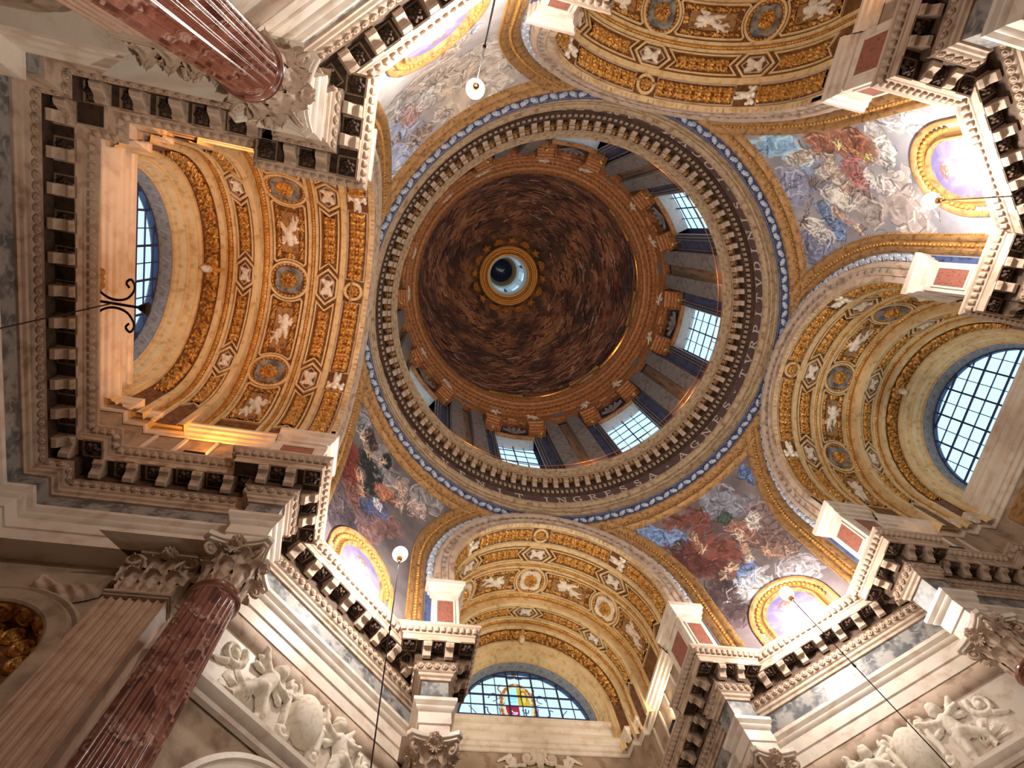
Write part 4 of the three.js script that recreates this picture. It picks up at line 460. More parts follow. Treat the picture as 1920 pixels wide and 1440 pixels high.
// painted pendentives: k between arm k and arm k + 1
for (let k = 0; k < 4; k++) {
  const p = struct('ceiling_pendentive_' + (k + 1), ARM(k), null, null, ['painted pendentive, upper right', 'painted pendentive, lower right', 'painted pendentive, lower left', 'painted pendentive, upper left behind the lamp'][k]);
  part('fresco', grid(40, 50, (u, v) => { const y = lerp(15.0, 22.9, v), rh = y > 18.5 ? Math.sqrt(SPH * SPH - (y - 18.5) ** 2) : SPH, ra = 4.9, zb = y > VC ? Math.sqrt(Math.max(0, ra * ra - (y - VC) ** 2)) : ra, a0 = Math.asin(zb / rh), a = lerp(a0, PI / 2 - a0, u), az = a * 180 / PI - 45; return [rh * Math.cos(a), y, rh * Math.sin(a), (24 - az) / 48, (y - 15) / 8.5]; }), std({ map: pendentiveFresco(k), roughness: 0.8 }), p, { label: 'painted fresco of figures among clouds' });
  // foot of the frame: a ledge and a half-round niche with a painted bust
  const q = new THREE.Group(); q.name = 'bust_niche'; q.rotation.y = -PI / 4; p.add(q);
  const halfRing = (r0, r1, d0, bump) => { const f = []; f.push({ p: V(0, 15.0, 0), a: X, b: V(0, 0, 1), s: 0 }); for (let i = 0; i <= 24; i++) { const a = i / 24 * PI; f.push({ p: V(0, 15.6, 0), a: X, b: V(0, Math.sin(a), Math.cos(a)), s: a * r0 }); } f.push({ p: V(0, 15.0, 0), a: X, b: V(0, 0, -1), s: 4 }); return sweep(f, bump.map(([o, r]) => [d0 - o, r])); };
  part('niche_frame', memo('nf', () => halfRing(0.9, 1.6, 9.9, [[0, 0.85], [0.12, 0.87], [0.14, 0.95], [0.08, 1.02], [0.05, 1.06], [0.05, 1.26], [0.1, 1.3], [0.14, 1.36], [0.14, 1.42], [0, 1.5]])), M.goldDull, q);
  part('niche_beads', memo('nb', () => { const L = []; for (let i = 0; i <= 24; i++) { const a = i / 24 * PI; L.push(placed(new THREE.SphereGeometry(0.075, 7, 6), 9.83, 15.6 + 1.16 * Math.sin(a), 1.16 * Math.cos(a))); } return merge(L); }), M.gold, q, { stuff: true });
  part('niche_field', memo('nn', () => { const s = new THREE.Shape(); s.moveTo(-0.88, 15); s.lineTo(0.88, 15); s.lineTo(0.88, 15.6); s.absarc(0, 15.6, 0.88, 0, PI); const g = new THREE.ShapeGeometry(s, 20), u = g.attributes.uv, p = g.attributes.position; for (let i = 0; i < p.count; i++) u.setXY(i, p.getX(i) / 1.8 + 0.5, (p.getY(i) - 15) / 1.5); return g.rotateY(-PI / 2).translate(9.86, 0, 0); }), memo('bustm', () => std({ map: bustPicture(), roughness: 0.8 })), q, { label: 'painted bust on violet blue' });
}

// ------------------------------------------------------------------ lunette windows
function clipPane(x0, x1, y0, y1, R, yc, ymin) {    // a pane's cell cut to the half-round opening
  let P = [[x0, Math.max(y0, ymin)], [x1, Math.max(y0, ymin)], [x1, y1], [x0, y1]]; if (y1 <= ymin) return null;
  for (let i = 0; i < 40; i++) { const a = i / 40 * 2 * PI, nx = Math.cos(a), ny = Math.sin(a), f = (p) => nx * p[0] + ny * (p[1] - yc) - R * Math.cos(PI / 40), Q = []; for (let k = 0; k < P.length; k++) { const A = P[k], B = P[(k + 1) % P.length], fa = f(A), fb = f(B); if (fa <= 0) Q.push(A); if ((fa < 0) !== (fb < 0) && fa !== fb) Q.push([lerp(A[0], B[0], fa / (fa - fb)), lerp(A[1], B[1], fa / (fa - fb))]); } P = Q; if (P.length < 3) return null; }
  return P;
}
const flat = (P, d) => { const g = new THREE.ShapeGeometry(poly(P.map((p) => [p[0], p[1]]))); g.rotateY(-PI / 2); const u = g.attributes.uv, p = g.attributes.position; for (let i = 0; i < p.count; i++) u.setXY(i, (p.getZ(i) + 2.7) / 5.4, (p.getY(i) - 17.9) / 3.2); return g.translate(d, 0, 0); };
function armsGlass() {                              // coloured glass: quartered oval shield in an orange scroll frame, dark ribbons either side
  const W = 1280, H = 758, c = document.createElement('canvas'), r = rng(9); c.width = W; c.height = H; const x = c.getContext('2d'), sx = W / 1040, S = (a, b) => [(a - 110) * W / 1050, (b - 110) * H / 450 + 8];
  x.fillStyle = '#f6efe2'; x.fillRect(0, 0, W, H);
  const line = (pts, w, col) => { x.strokeStyle = col; x.lineWidth = w; x.lineCap = 'round'; x.beginPath(); pts.forEach((p, i) => { const q = S(...p); if (!i) x.moveTo(...q); else { const a = S(...pts[i - 1]); x.quadraticCurveTo(a[0], a[1], (a[0] + q[0]) / 2, (a[1] + q[1]) / 2); } }); x.lineTo(...S(...pts[pts.length - 1])); x.stroke(); };
  const ell = (a, b, rx, ry, col) => { const q = S(a, b); x.fillStyle = col; x.beginPath(); x.ellipse(q[0], q[1], rx * W / 1050, ry * H / 450, 0, 0, 7); x.fill(); };
  ell(600, 355, 150, 172, '#e08a3c'); ell(600, 352, 128, 152, '#f4d0a0'); for (let i = 0; i < 40; i++) { const a = i / 40 * 7; ell(600 + 138 * Math.cos(a), 354 + 160 * Math.sin(a), 14, 12, i % 3 ? '#c8602c' : '#f0b060'); }
  const q = S(600, 345); x.save(); x.beginPath(); x.ellipse(q[0], q[1], 104 * W / 1050, 132 * H / 450, 0, 0, 7); x.clip(); const m = S(605, 345), R = (a, b, col) => { x.fillStyle = col; x.fillRect(...a, b[0] - a[0], b[1] - a[1]); };
  R(S(480, 200), m, '#cfeaf0'); R([m[0], 0], S(720, 345), '#f5a82c'); R(S(480, 345), S(605, 500), '#c2233c'); R(m, S(720, 500), '#f4f6f8'); x.restore();
  ell(655, 275, 34, 44, '#d87018'); ell(655, 285, 20, 40, '#f6d060'); line([[520, 300], [545, 290], [570, 300], [595, 292]], 9, '#7fb8c8'); line([[520, 315], [550, 322], [590, 312]], 7, '#7fb8c8');
  line([[540, 380], [565, 395], [590, 388], [575, 405], [550, 400]], 12, '#f0d8d8'); line([[655, 365], [655, 410]], 14, '#3c4658'); line([[630, 370], [640, 395], [655, 385], [672, 396], [682, 370]], 10, '#3c4658');
  ell(600, 120, 22, 16, '#c89060'); line([[515, 130], [550, 150], [590, 142]], 18, '#7a4a50'); line([[685, 130], [650, 150], [610, 142]], 18, '#7a4a50');
  for (const s of [-1, 1]) { const X2 = (a) => 600 + s * (a - 600); for (const [pts, w, col] of [[[[470, 200], [440, 230], [480, 260], [450, 300]], 16, '#b07060'], [[[360, 300], [380, 270], [420, 260], [440, 310], [400, 320]], 10, '#56486e'], [[[320, 370], [350, 360], [345, 400], [400, 420], [390, 450], [350, 455]], 12, '#5a4c80'], [[[440, 360], [450, 400], [430, 440], [450, 480], [440, 520]], 14, '#8a7aa8'], [[[200, 360], [240, 390], [270, 430], [250, 460]], 9, '#5c5488'], [[[200, 520], [210, 480], [240, 480], [250, 520]], 10, '#6c5a90'], [[[300, 470], [330, 500], [370, 480], [410, 510], [430, 490]], 12, '#9a88b8'], [[[480, 470], [500, 500], [470, 530]], 26, '#c8b0c8'], [[[420, 330], [470, 345], [490, 330]], 8, '#56486e']]) line(pts.map((p) => [X2(p[0]), p[1]]), w, col); }
  return canvasTex(c);
}
const stained = new THREE.MeshPhysicalMaterial({ color: 0xffffff, map: armsGlass(), transmission: 1, thickness: 0, roughness: 0.15, side: THREE.DoubleSide });
['right', 'near', 'left', 'far'].forEach((n, k) => {
  const w = struct('window_' + [1, 2, 3, 12][k], ARM(k), null, null, ['clear half-round window of gridded panes at the right', 'half-round stained-glass window with a coat of arms', 'half-hidden half-round window at the left', 'half-round window of the far arm'][k]);
  const R = 2.76, xs = [-2.76, -2.16, -1.62, -1.08, -0.54, 0, 0.54, 1.08, 1.62, 2.16, 2.76], ys = [17.95, 18.4, 18.85, 19.35, 19.85, 20.35, 20.85, 21.35];
  for (let i = 0; i < 10; i++) for (let j = 0; j < 7; j++) { const P = clipPane(xs[i], xs[i + 1], ys[j], ys[j + 1], R, VC, 17.95); if (P) part('pane', flat(P, 15.2), k === 1 ? stained : M.glass, w); }
  for (let i = 1; i < 10; i++) { const h = Math.sqrt(Math.max(0.01, R * R - xs[i] * xs[i])) + VC - 17.95; part('glazing_bar', placed(box(0.05, h, i % 2 === 0 ? 0.07 : 0.03, 0.006), 15.17, 17.95 + h / 2, xs[i]), M.bar, w); }
  for (let j = 1; j < 7; j++) { const dy = ys[j] - VC, l = 2 * Math.sqrt(Math.max(0.01, R * R - Math.max(0, dy) ** 2)); part('glazing_bar', placed(box(0.05, j % 2 === 0 ? 0.07 : 0.03, l, 0.006), 15.16, ys[j], 0), M.bar, w); }
  part('frame', sweep(vaultFrames(0, 180, 48, 17.9), [[15.1, 2.8], [15.1, 2.7], [15.25, 2.7], [15.25, 2.8]]), M.bar, w);
});

// ------------------------------------------------------------------ main entablature, attic and walls
const ENT = {
  arch: [[-0.75, 12.05], [0.02, 12.05], [0.02, 12.38], [0.055, 12.4], [0.055, 12.72], [0.09, 12.76], [0.13, 12.82], [0.13, 12.86], [0.2, 12.96], [0.2, 13.06], [0.0, 13.09]],
  frieze: [[0, 13.07], [0, 13.76]],
  cornice: [[0, 13.74], [0.05, 13.75], [0.06, 13.82], [0.11, 13.86], [0.12, 13.93], [0.17, 13.96], [0.19, 14.0], [0.19, 14.14], [0.26, 14.18, 1], [0.26, 14.54, 1], [0.63, 14.54], [0.64, 14.5], [0.66, 14.5], [0.66, 14.72], [0.69, 14.74], [0.69, 14.78], [0.73, 14.82], [0.78, 14.92], [0.82, 14.95], [0.84, 14.97], [0.84, 15.04], [0.3, 15.05], [-0.9, 15.05]],
};
const BLK = [[9.59, 4.52], [9.59, 4.14], [8.84, 4.14], [8.84, 4.86], [10.05, 4.86]], flip = (p) => [p[1], p[0]];
const DIAG = [[9.95, 4.52], ...BLK, ...BLK.slice().reverse().map(flip), [4.52, 9.95]];
const ENDP = [[9.95, -4.52], [13.8, -4.52], [13.8, -4.08], [14.34, -4.08], [14.34, 4.08], [13.8, 4.08], [13.8, 4.52], [9.95, 4.52]];
const modProf = poly([[0, 0], [0.37, 0], [0.37, -0.09], [0.33, -0.15], [0.27, -0.13], [0.2, -0.17], [0.12, -0.29], [0.05, -0.31], [0, -0.27]]);
const modG = extrude(modProf, 0.2, 0.015).translate(0, 0, -0.1).rotateY(-PI / 2), modCap = box(0.3, 0.05, 0.4, 0.012).translate(0, -0.02, 0.19);
const modAll = merge([modG, modCap]);
const rosG = relief(0.36, 0.36, 20, 20, flowerFn(0.17, 6, 0.15)).rotateX(PI / 2), cofG = sweep([0, 1, 2, 3, 4].map((i) => { const a = i * PI / 2 + PI / 4; return { p: V(0, 0, 0), a: V(Math.cos(a), 0, Math.sin(a)), b: Y, s: i * 0.4 }; }), [[0.31, -0.03], [0.27, -0.03], [0.25, 0.0]]);
function entablature(t, path) {
  const F = pathFrames(path);
  part('architrave', sweep(F, ENT.arch), M.white, t); part('frieze', sweep(F, ENT.frieze), M.grey, t, { label: 'grey marble frieze' }); part('cornice', sweep(F, ENT.cornice, 0.6, (p) => p[2] !== 1), M.stone, t); part('soffit', sweep(F, ENT.cornice, 0.6, (p) => p[2] === 1), M.umberAndShade, t);  // soffit colour darkened to hold the shade under the corona
  along(path, 0.26, 0.7, 0.0, (x, z, turn) => { part('modillion', modAll, M.stone, t, { at: [x, 14.54, z], rot: [0, turn, 0] }); });
  const co = []; along(path, 0.46, 0.7, 0.0, (x, z, turn, i, g) => { const dx = Math.cos(turn) * g / 2, dz = -Math.sin(turn) * g / 2; part('coffer_flower', rosG, M.umberAndShade, t, { at: [x + dx, 14.545, z + dz], rot: [0, turn, 0] }); co.push(placed(cofG, x + dx, 14.54, z + dz, turn)); }); if (co.length) part('coffer_frame', merge(co), M.stoneDark, t, { stuff: true });  // coffer flowers carry the same shade in their colour
  const eg = [], egg = new THREE.SphereGeometry(1, 9, 7), ring = new THREE.TorusGeometry(0.075, 0.018, 5, 12); along(path, 0.21, 0.21, 0.02, (x, z, turn) => { eg.push(placed(egg, x, 14.07, z, turn, [0.055, 0.07, 0.055]), placed(ring, x, 14.075, z, turn, [1, 1.05, 1.6])); }); part('egg_moulding', merge(eg), M.stone, t, { stuff: true });
  const cy = [], lf = relief(0.17, 0.17, 8, 8, (x, y) => { const q = Math.abs(x) / 0.07, w = 1 - q * q; return w > 0 && y < 0.07 * w && y > -0.08 ? 0.02 + 0.035 * Math.sqrt(w) : 0; }).rotateX(0.75); along(path, 0.755, 0.19, 0.02, (x, z, turn) => cy.push(placed(lf, x, 14.87, z, turn))); part('leaf_moulding', merge(cy), M.stone, t, { stuff: true });
}
const corner = ['upper right', 'lower right', 'lower left', 'upper left'];
for (let k = 0; k < 4; k++) {
  const d = struct('trim_' + (8 + 2 * k), ARM(k), null, null, `bracketed entablature of the ${corner[k]} corner`); entablature(d, DIAG);
  const e = struct('trim_' + (9 + 2 * k), ARM(k), null, null, `bracketed entablature round ${VAULT_OF[k]}`); entablature(e, ENDP);
  // attic above the cornice inside the arm, with its impost moulding and pedestals at the arch foot
  const at = [[9.9, -4.0], [13.25, -4.0], [13.25, -3.8], [13.75, -3.8], [13.75, -3.5], [14.34, -3.5], [14.34, 3.5], [13.75, 3.5], [13.75, 3.8], [13.25, 3.8], [13.25, 4.0], [9.9, 4.0]];
  const w = struct('wall_attic_' + SIDES[k], ARM(k)); const AFm = pathFrames(at);
  part('attic_band', sweep(AFm, [[-0.4, 15.0], [0, 15.0], [0.04, 15.02], [0.04, 15.25], [0, 15.3], [0, 16.55], [0.03, 16.58]]), M.plaster, w);
  part('impost', sweep(AFm, [[0.02, 16.5], [0.06, 16.52], [0.08, 16.62], [0.14, 16.66], [0.16, 16.78], [0.22, 16.82], [0.24, 16.94], [0.28, 16.98], [0.28, 17.08], [-0.5, 17.1]]), M.white, w);
  part('sill_moulding', sweep(pathFrames([[14.34, -3.5], [14.34, 3.5]]), [[0.0, 16.82], [0.05, 16.86], [0.05, 17.04], [0.09, 17.1], [0.02, 17.16], [0.02, 17.42], [0.06, 17.46], [0.1, 17.6], [0.05, 17.66], [0.05, 17.8], [0.1, 17.84], [0.12, 17.94], [0.06, 17.99], [-1.1, 18.0]]), M.white, w);
  if (k !== 1) for (let i = 0; i < 3; i++) part('panel_moulding', placed(box(0.06, 0.7, 1.6, 0.02), 14.3, 15.95, (i - 1) * 2.1), M.goldDull, w);
  for (const s of [-1, 1]) {
    const ped = thing('arch_pedestal', `pedestal with red marble panels at the arch foot of ${VAULT_OF[k]}, ${[['upper side', 'lower side'], ['right side', 'left side'], ['lower side', 'upper side'], ['left side', 'right side']][k][s > 0 ? 0 : 1]}`, 'pedestal', [0, 0, 0], ARM(k), 'pedestals of the crossing arches');
    const loop = [[9.9, s * 3.86], [8.46, s * 3.86], [8.46, s * 4.72], [9.9, s * 4.72]], P = s > 0 ? loop : loop.slice().reverse();
    part('die', sweep(pathFrames(P), [[-0.02, 15.02], [0.05, 15.02], [0.05, 15.3], [0, 15.36], [0, 16.9], [0.03, 16.92]]), M.white, ped); part('cap', sweep(pathFrames(P), [[0, 16.88], [0.05, 16.9], [0.07, 17.02], [0.14, 17.08], [0.16, 17.22], [0.22, 17.26], [0.22, 17.44], [-0.42, 17.46]]), M.white, ped);
    for (const [a, b, c2, d2, ry] of [[9.2, 3.85, 0.86, 1.0, 0], [8.45, 4.29, 0.5, 1.0, PI / 2]]) { part('panel', placed(box(c2, d2, 0.03, 0.01), a, 16.1, s * b, ry), M.redPanel, ped); const o = 0.06; part('panel_moulding', merge([[0, d2 / 2 + o / 2, c2 + 2 * o, o], [0, -d2 / 2 - o / 2, c2 + 2 * o, o], [c2 / 2 + o / 2, 0, o, d2], [-c2 / 2 - o / 2, 0, o, d2]].map(([u, v, ww, hh]) => placed(box(ww, hh, 0.07, 0.012).translate(u, v, 0), a, 16.1, s * b, ry))), M.white, ped); }
    for (const x of [10.5, 11.3, 12.1, 12.85]) part('strip', placed(box(0.1, 1.1, 0.06, 0.01), x, 15.9, s * 3.98), M.white, w);
  }
}
// Walls below the architrave, floor
const WALLP = [[14.6, 0], [14.6, 4.6], [13.75, 4.6], [13.75, 4.95], [10.06, 4.95], [4.95, 10.06], [4.95, 13.75], [4.6, 13.75], [4.6, 14.6], [0, 14.6]];
const cornersOf = ['right_far', 'right_near', 'left_near', 'left_far'];
for (let k = 0; k < 4; k++) { const w = struct('wall_' + cornersOf[k], ARM(k)); part('wall_face', sweep(pathFrames(WALLP), [[0, -0.1], [0, 12.2], [-0.3, 12.2]]), M.plaster, w); part('upper_backing', sweep(pathFrames(WALLP.map((p) => [p[0], p[1]])), [[-0.1, 12.0], [-0.1, 15.2]]), M.plaster, w); part('plinth', sweep(pathFrames(WALLP), [[0, 1.0], [0.1, 0.95], [0.12, 0]]), M.white, w); }
const floor = struct('floor', 0); part('paving', grid(1, 1, (u, v) => [lerp(-16, 16, u), 0, lerp(-16, 16, v), u * 32, v * 32]), M.floor, floor); part('slab', new THREE.BoxGeometry(33, 0.3, 33).translate(0, -0.2, 0), M.floor, floor);

// ------------------------------------------------------------------ columns and pilasters
function acanthus(h, w, out) {                      // a leaf in the local xy plane, curling towards +z
  return grid(8, 14, (u, v) => { const t = v * 1.25, x = (u - 0.5) * 2, lob = 1 - 0.2 * Math.abs(Math.sin(v * 14)), wd = w * (0.75 + 0.5 * Math.sin(Math.min(1, t) * PI * 0.8)) * (t > 0.9 ? Math.max(0.15, 1 - (t - 0.9) * 2.2) : 1) * lob; const a = t < 0.7 ? 0 : (t - 0.7) / 0.55 * 2.6, r = out; const y = h * Math.min(t, 0.7) / 0.85 + (t > 0.7 ? Math.sin(a) * r : 0), z = 0.03 + 0.05 * t + (t > 0.7 ? (1 - Math.cos(a)) * r : 0); return [x * wd / 2, y, z + 0.03 * Math.abs(x) * -1 + 0.02 * Math.cos(x * 5)]; });
}
const LEAF1 = acanthus(0.5, 0.3, 0.09), LEAF2 = acanthus(0.52, 0.3, 0.1);
const scrollTube = (r, th) => { const P = []; for (let i = 0; i <= 30; i++) { const t = i / 30, a = PI * 0.5 - t * 2 * PI * 1.35, q = r * (1 - t * 0.8); P.push([Math.cos(a) * q, Math.sin(a) * q, 0]); } return merge([new THREE.TubeGeometry(new THREE.CatmullRomCurve3([V(-r * 1.8, -r * 1.6, 0), V(-r * 1.1, 0.2 * r, 0), ...P.map((p) => V(...p))]), 48, th, 6), new THREE.SphereGeometry(th * 1.4, 8, 6)]); };
const VOL = scrollTube(0.15, 0.042);
const concave = (r, dip) => { const s = new THREE.Shape(), c = r * 0.9, n = r * 0.78; const C = [[c, n], [n, c], [-n, c], [-c, n], [-c, -n], [-n, -c], [n, -c], [c, -n]]; s.moveTo(...C[0]); for (let i = 0; i < 4; i++) { s.lineTo(...C[i * 2 + 1]); const e = C[(i * 2 + 2) % 8], b = C[i * 2 + 1], m = [(e[0] + b[0]) / 2 * dip, (e[1] + b[1]) / 2 * dip]; s.quadraticCurveTo(m[0], m[1], e[0], e[1]); } return s; };
const ABACUS = merge([extrude(concave(0.72, 0.62), 0.09, 0.02).rotateX(-PI / 2).translate(0, 11.93, 0), extrude(concave(0.66, 0.62), 0.05, 0.01).rotateX(-PI / 2).translate(0, 11.85, 0)]);
const FLEUR = relief(0.34, 0.34, 18, 18, flowerFn(0.165, 5, 0.16)), HELIX = scrollTube(0.085, 0.026);
function fluted(r0, r1, y0, y1, n = 24) {           // a shaft with n flutes and a gentle swelling
  return grid(n * 8, 26, (u, v) => { const a = u * 2 * PI, q = (u * n) % 1, f = Math.abs(q - 0.5) < 0.36 ? Math.sqrt(1 - ((q - 0.5) / 0.36) ** 2) : 0, top = sstep(0, 0.02, v) * sstep(1, 0.985, v), r = lerp(r0, r1, v) + 0.012 * Math.sin(v * PI) - 0.034 * f * top; return [r * Math.cos(a), lerp(y0, y1, v), r * Math.sin(a), a * r0, lerp(y0, y1, v)]; });
}
const SHAFT = fluted(0.5, 0.42, 0.55, 10.66), NECK = lathe([[0.415, 10.6], [0.43, 10.64], [0.47, 10.68], [0.485, 10.73], [0.47, 10.78], [0.43, 10.8], [0.41, 10.82]], 40), BELL = lathe([[0.4, 10.78], [0.4, 11.3], [0.43, 11.6], [0.5, 11.78], [0.56, 11.86], [0.4, 11.88]], 32), BASE = lathe([[0.72, 0], [0.72, 0.16], [0.68, 0.17], [0.72, 0.22], [0.72, 0.3], [0.66, 0.35], [0.58, 0.38], [0.58, 0.42], [0.64, 0.46], [0.62, 0.52], [0.5, 0.56]], 36);
const colSide = [['the right arm, upper side', 'the right arm, lower side'], ['the stained-glass arm, right side', 'the stained-glass arm, left side'], ['the left arm, lower side, its shaft dark red', 'the left arm, upper side, its flutes lit pale pink'], ['the top arm, left side', 'the top arm, right side']];
const toWorld = (k, d, t) => { const a = k * PI / 2; return [d * Math.cos(a) + t * Math.sin(a), 0, -d * Math.sin(a) + t * Math.cos(a)]; };
function capitalOn(o, turn0 = 0) {
  o = part('capital', BELL, M.stone, o); part('abacus', ABACUS, M.white, o);
  for (let i = 0; i < 8; i++) { const a = i * PI / 4 + turn0; part('leaf', LEAF1, M.stone, o, { at: [0.4 * Math.sin(a), 10.82, 0.4 * Math.cos(a)], rot: [0, a, 0] }); const b = a + PI / 8; part('leaf', LEAF2, M.stone, o, { at: [0.41 * Math.sin(b), 11.14, 0.41 * Math.cos(b)], rot: [0, b, 0] }); }
  for (let i = 0; i < 4; i++) { const a = i * PI / 2 + PI / 4; part('volute', VOL, M.stone, o, { at: [0.62 * Math.cos(a), 11.68, 0.62 * Math.sin(a)], rot: [0, -a, 0] }); const b = i * PI / 2; for (const s of [-1, 1]) { part('helix', HELIX, M.stone, o, { at: [0.5 * Math.sin(b) + s * 0.1 * Math.cos(b), 11.68, 0.5 * Math.cos(b) - s * 0.1 * Math.sin(b)], rot: [0, b + (s < 0 ? PI : 0), 0] }); } part('fleuron', FLEUR, M.stone, o, { at: [0.5 * Math.sin(b), 11.9, 0.5 * Math.cos(b)], rot: [0, b, 0] }); }
}
const pilShape = (w, dp, n) => { const s = [[-w / 2, -dp], [-w / 2, 0]]; for (let i = 0; i < n; i++) { const c = -w / 2 + w * (i + 0.5) / n, q = w / n * 0.38; s.push([c - q, 0]); for (let j = 1; j < 6; j++) { const t = j / 6 * PI; s.push([c - q * Math.cos(t), -q * 0.75 * Math.sin(t)]); } s.push([c + q, 0]); } s.push([w / 2, 0], [w / 2, -dp]); return poly(s); };
const PIL = extrude(pilShape(1.06, 0.44, 7), 10.2, 0).rotateX(-PI / 2).rotateY(PI).translate(0, 0.5, 0); // face towards -z after turning
for (let k = 0; k < 4; k++) [1, -1].forEach((s, i) => {
  const c = thing('column', `fluted red marble column at ${colSide[k][i]}`, 'column', toWorld(k, 9.22, s * 4.5), ARM(k), 'marble columns of the crossing'); c.userData.kind = 'thing';
  part('shaft', SHAFT, M.red, c); part('necking', NECK, M.red, c); part('base', BASE, M.white, c); capitalOn(c);
  const p = thing('pilaster', `pale fluted marble pilaster behind the column at ${colSide[k][i].split(',').slice(0, 2).join(',')}`, 'pilaster', toWorld(k, 10.5, s * 4.5), ARM(k) + (s > 0 ? PI : 0), 'fluted pilasters beside the columns'); p.userData.kind = 'thing';
  part('shaft', PIL, M.pinkPil, p); part('necking', merge([box(1.14, 0.08, 0.5, 0.03).translate(0, 10.76, -0.19), box(1.1, 0.04, 0.48, 0.015).translate(0, 10.68, -0.2)]), M.stone, p); part('base', box(1.2, 0.5, 0.5, 0.05).translate(0, 0.25, -0.19), M.white, p); const cp = part('capital', box(1.0, 1.1, 0.4, 0.03).translate(0, 11.32, -0.23), M.stone, p); part('abacus', box(1.08, 0.12, 0.5, 0.03).translate(0, 11.98, -0.18), M.stone, cp);
  for (const x of [-0.36, 0, 0.36]) part('leaf', LEAF1, M.stone, cp, { at: [x, 10.82, -0.04] }); for (const x of [-0.5, -0.18, 0.18, 0.5]) part('leaf', LEAF2, M.stone, cp, { at: [x, 11.14, -0.03] });
  for (const q of [-1, 1]) part('volute', VOL, M.stone, cp, { at: [q * 0.5, 11.66, 0.05], rot: [0, q > 0 ? 0 : PI, 0] }); part('fleuron', FLEUR, M.stone, cp, { at: [0, 11.92, 0.06] });
});

// ------------------------------------------------------------------ diagonal walls: white panel with carving above a ledge and an arch
for (let k = 0; k < 4; k++) {
  const g = struct('wall_diagonal_' + (k + 1), ARM(k) - PI / 4), path = [[10.6, -3.4], [10.6, 3.4]], F = pathFrames(path);
  part('marble_panel', sweep(F, [[0.04, 10.2], [0.04, 12.06]]), M.white, g); part('ledge', sweep(F, [[0.02, 9.86], [0.1, 9.9], [0.12, 9.98], [0.2, 10.02], [0.26, 10.1], [0.26, 10.2], [0.04, 10.24]]), M.white, g);
  part('picture_rail', sweep(F, [[0.04, 11.55], [0.1, 11.6], [0.14, 11.72], [0.12, 11.9], [0.04, 12.05]]), M.stone, g);
  const ar = []; for (let i = 0; i <= 40; i++) { const a = i / 40 * PI; ar.push({ p: V(0, 7.45, 0), a: X, b: V(0, Math.sin(a), Math.cos(a)), s: a * 2.2 }); }
  part('arch', sweep([{ p: V(0, 0, 0), a: X, b: V(0, 0, 1), s: -7 }, ...ar, { p: V(0, 0, 0), a: X, b: V(0, 0, -1), s: 14 }], [[10.62, 2.42], [10.46, 2.4], [10.44, 2.3], [10.48, 2.26], [10.48, 2.0], [10.5, 1.98], [10.5, 1.55], [10.62, 1.5]]), M.white, g);
  const r = thing('wall_carving', `white marble carving of putti and scrolls on the ${corner[k]} diagonal wall`, 'carving', [0, 0, 0], ARM(k) - PI / 4, 'carvings on the diagonal walls');
  const put = (name, geo, z, y, m = M.stucco, dx = 0) => { const o = part(name, geo, m, r, { at: [10.55 - dx, y, z] }); o.rotation.y = -PI / 2; return o; };
  put('cartouche', relief(1.5, 1.6, 60, 64, (x, y) => { const b = blobs([...spiral(-0.5, 0.5, 0.22, 1.3, 1, -1, 0.08), ...spiral(0.5, 0.5, 0.22, 1.3, -1, 4.1, 0.08), ...spiral(-0.45, -0.5, 0.18, 1.2, -1, 1, 0.07), ...spiral(0.45, -0.5, 0.18, 1.2, 1, 2.1, 0.07), [-0.55, 0.3, -0.5, -0.35, 0.09, 0.08], [0.55, 0.3, 0.5, -0.35, 0.09, 0.08], [-0.3, 0.72, 0.3, 0.72, 0.08, 0.08]])(x, y), q = (x / 0.42) ** 2 + (y / 0.56) ** 2; return Math.max(b, q < 1 ? 0.1 + 0.22 * Math.sqrt(1 - q) : 0); }), 0.05, 11.05);
  for (const s of [-1, 1]) { put('putto', relief(1.3, 1.7, 56, 72, blobs(cherubBlobs(90 + k * 2 + s, 1.75))), s * 1.15, 11.05, M.stucco, 0.03).rotation.z = s * 0.3; put('scroll', relief(0.8, 0.9, 34, 38, blobs([...spiral(0, 0, 0.3, 1.4, s, s > 0 ? 2.4 : 0.7, 0.075), [s * 0.1, -0.3, s * 0.36, -0.42, 0.07, 0.04]])), s * 2.05, 11.2); put('leaf_spray', relief(0.9, 0.6, 36, 24, (x, y) => { const f = Math.atan2(y + 0.25, x * s + 0.4), d = Math.hypot(x + 0.4 * s, y + 0.25); return d < 0.75 && f > 0 && f < 1.5 ? Math.max(0, 0.1 * Math.cos(f * 14) + 0.05) * sstep(0.8, 0.2, d) : 0; }), s * 1.75, 10.65); }
}
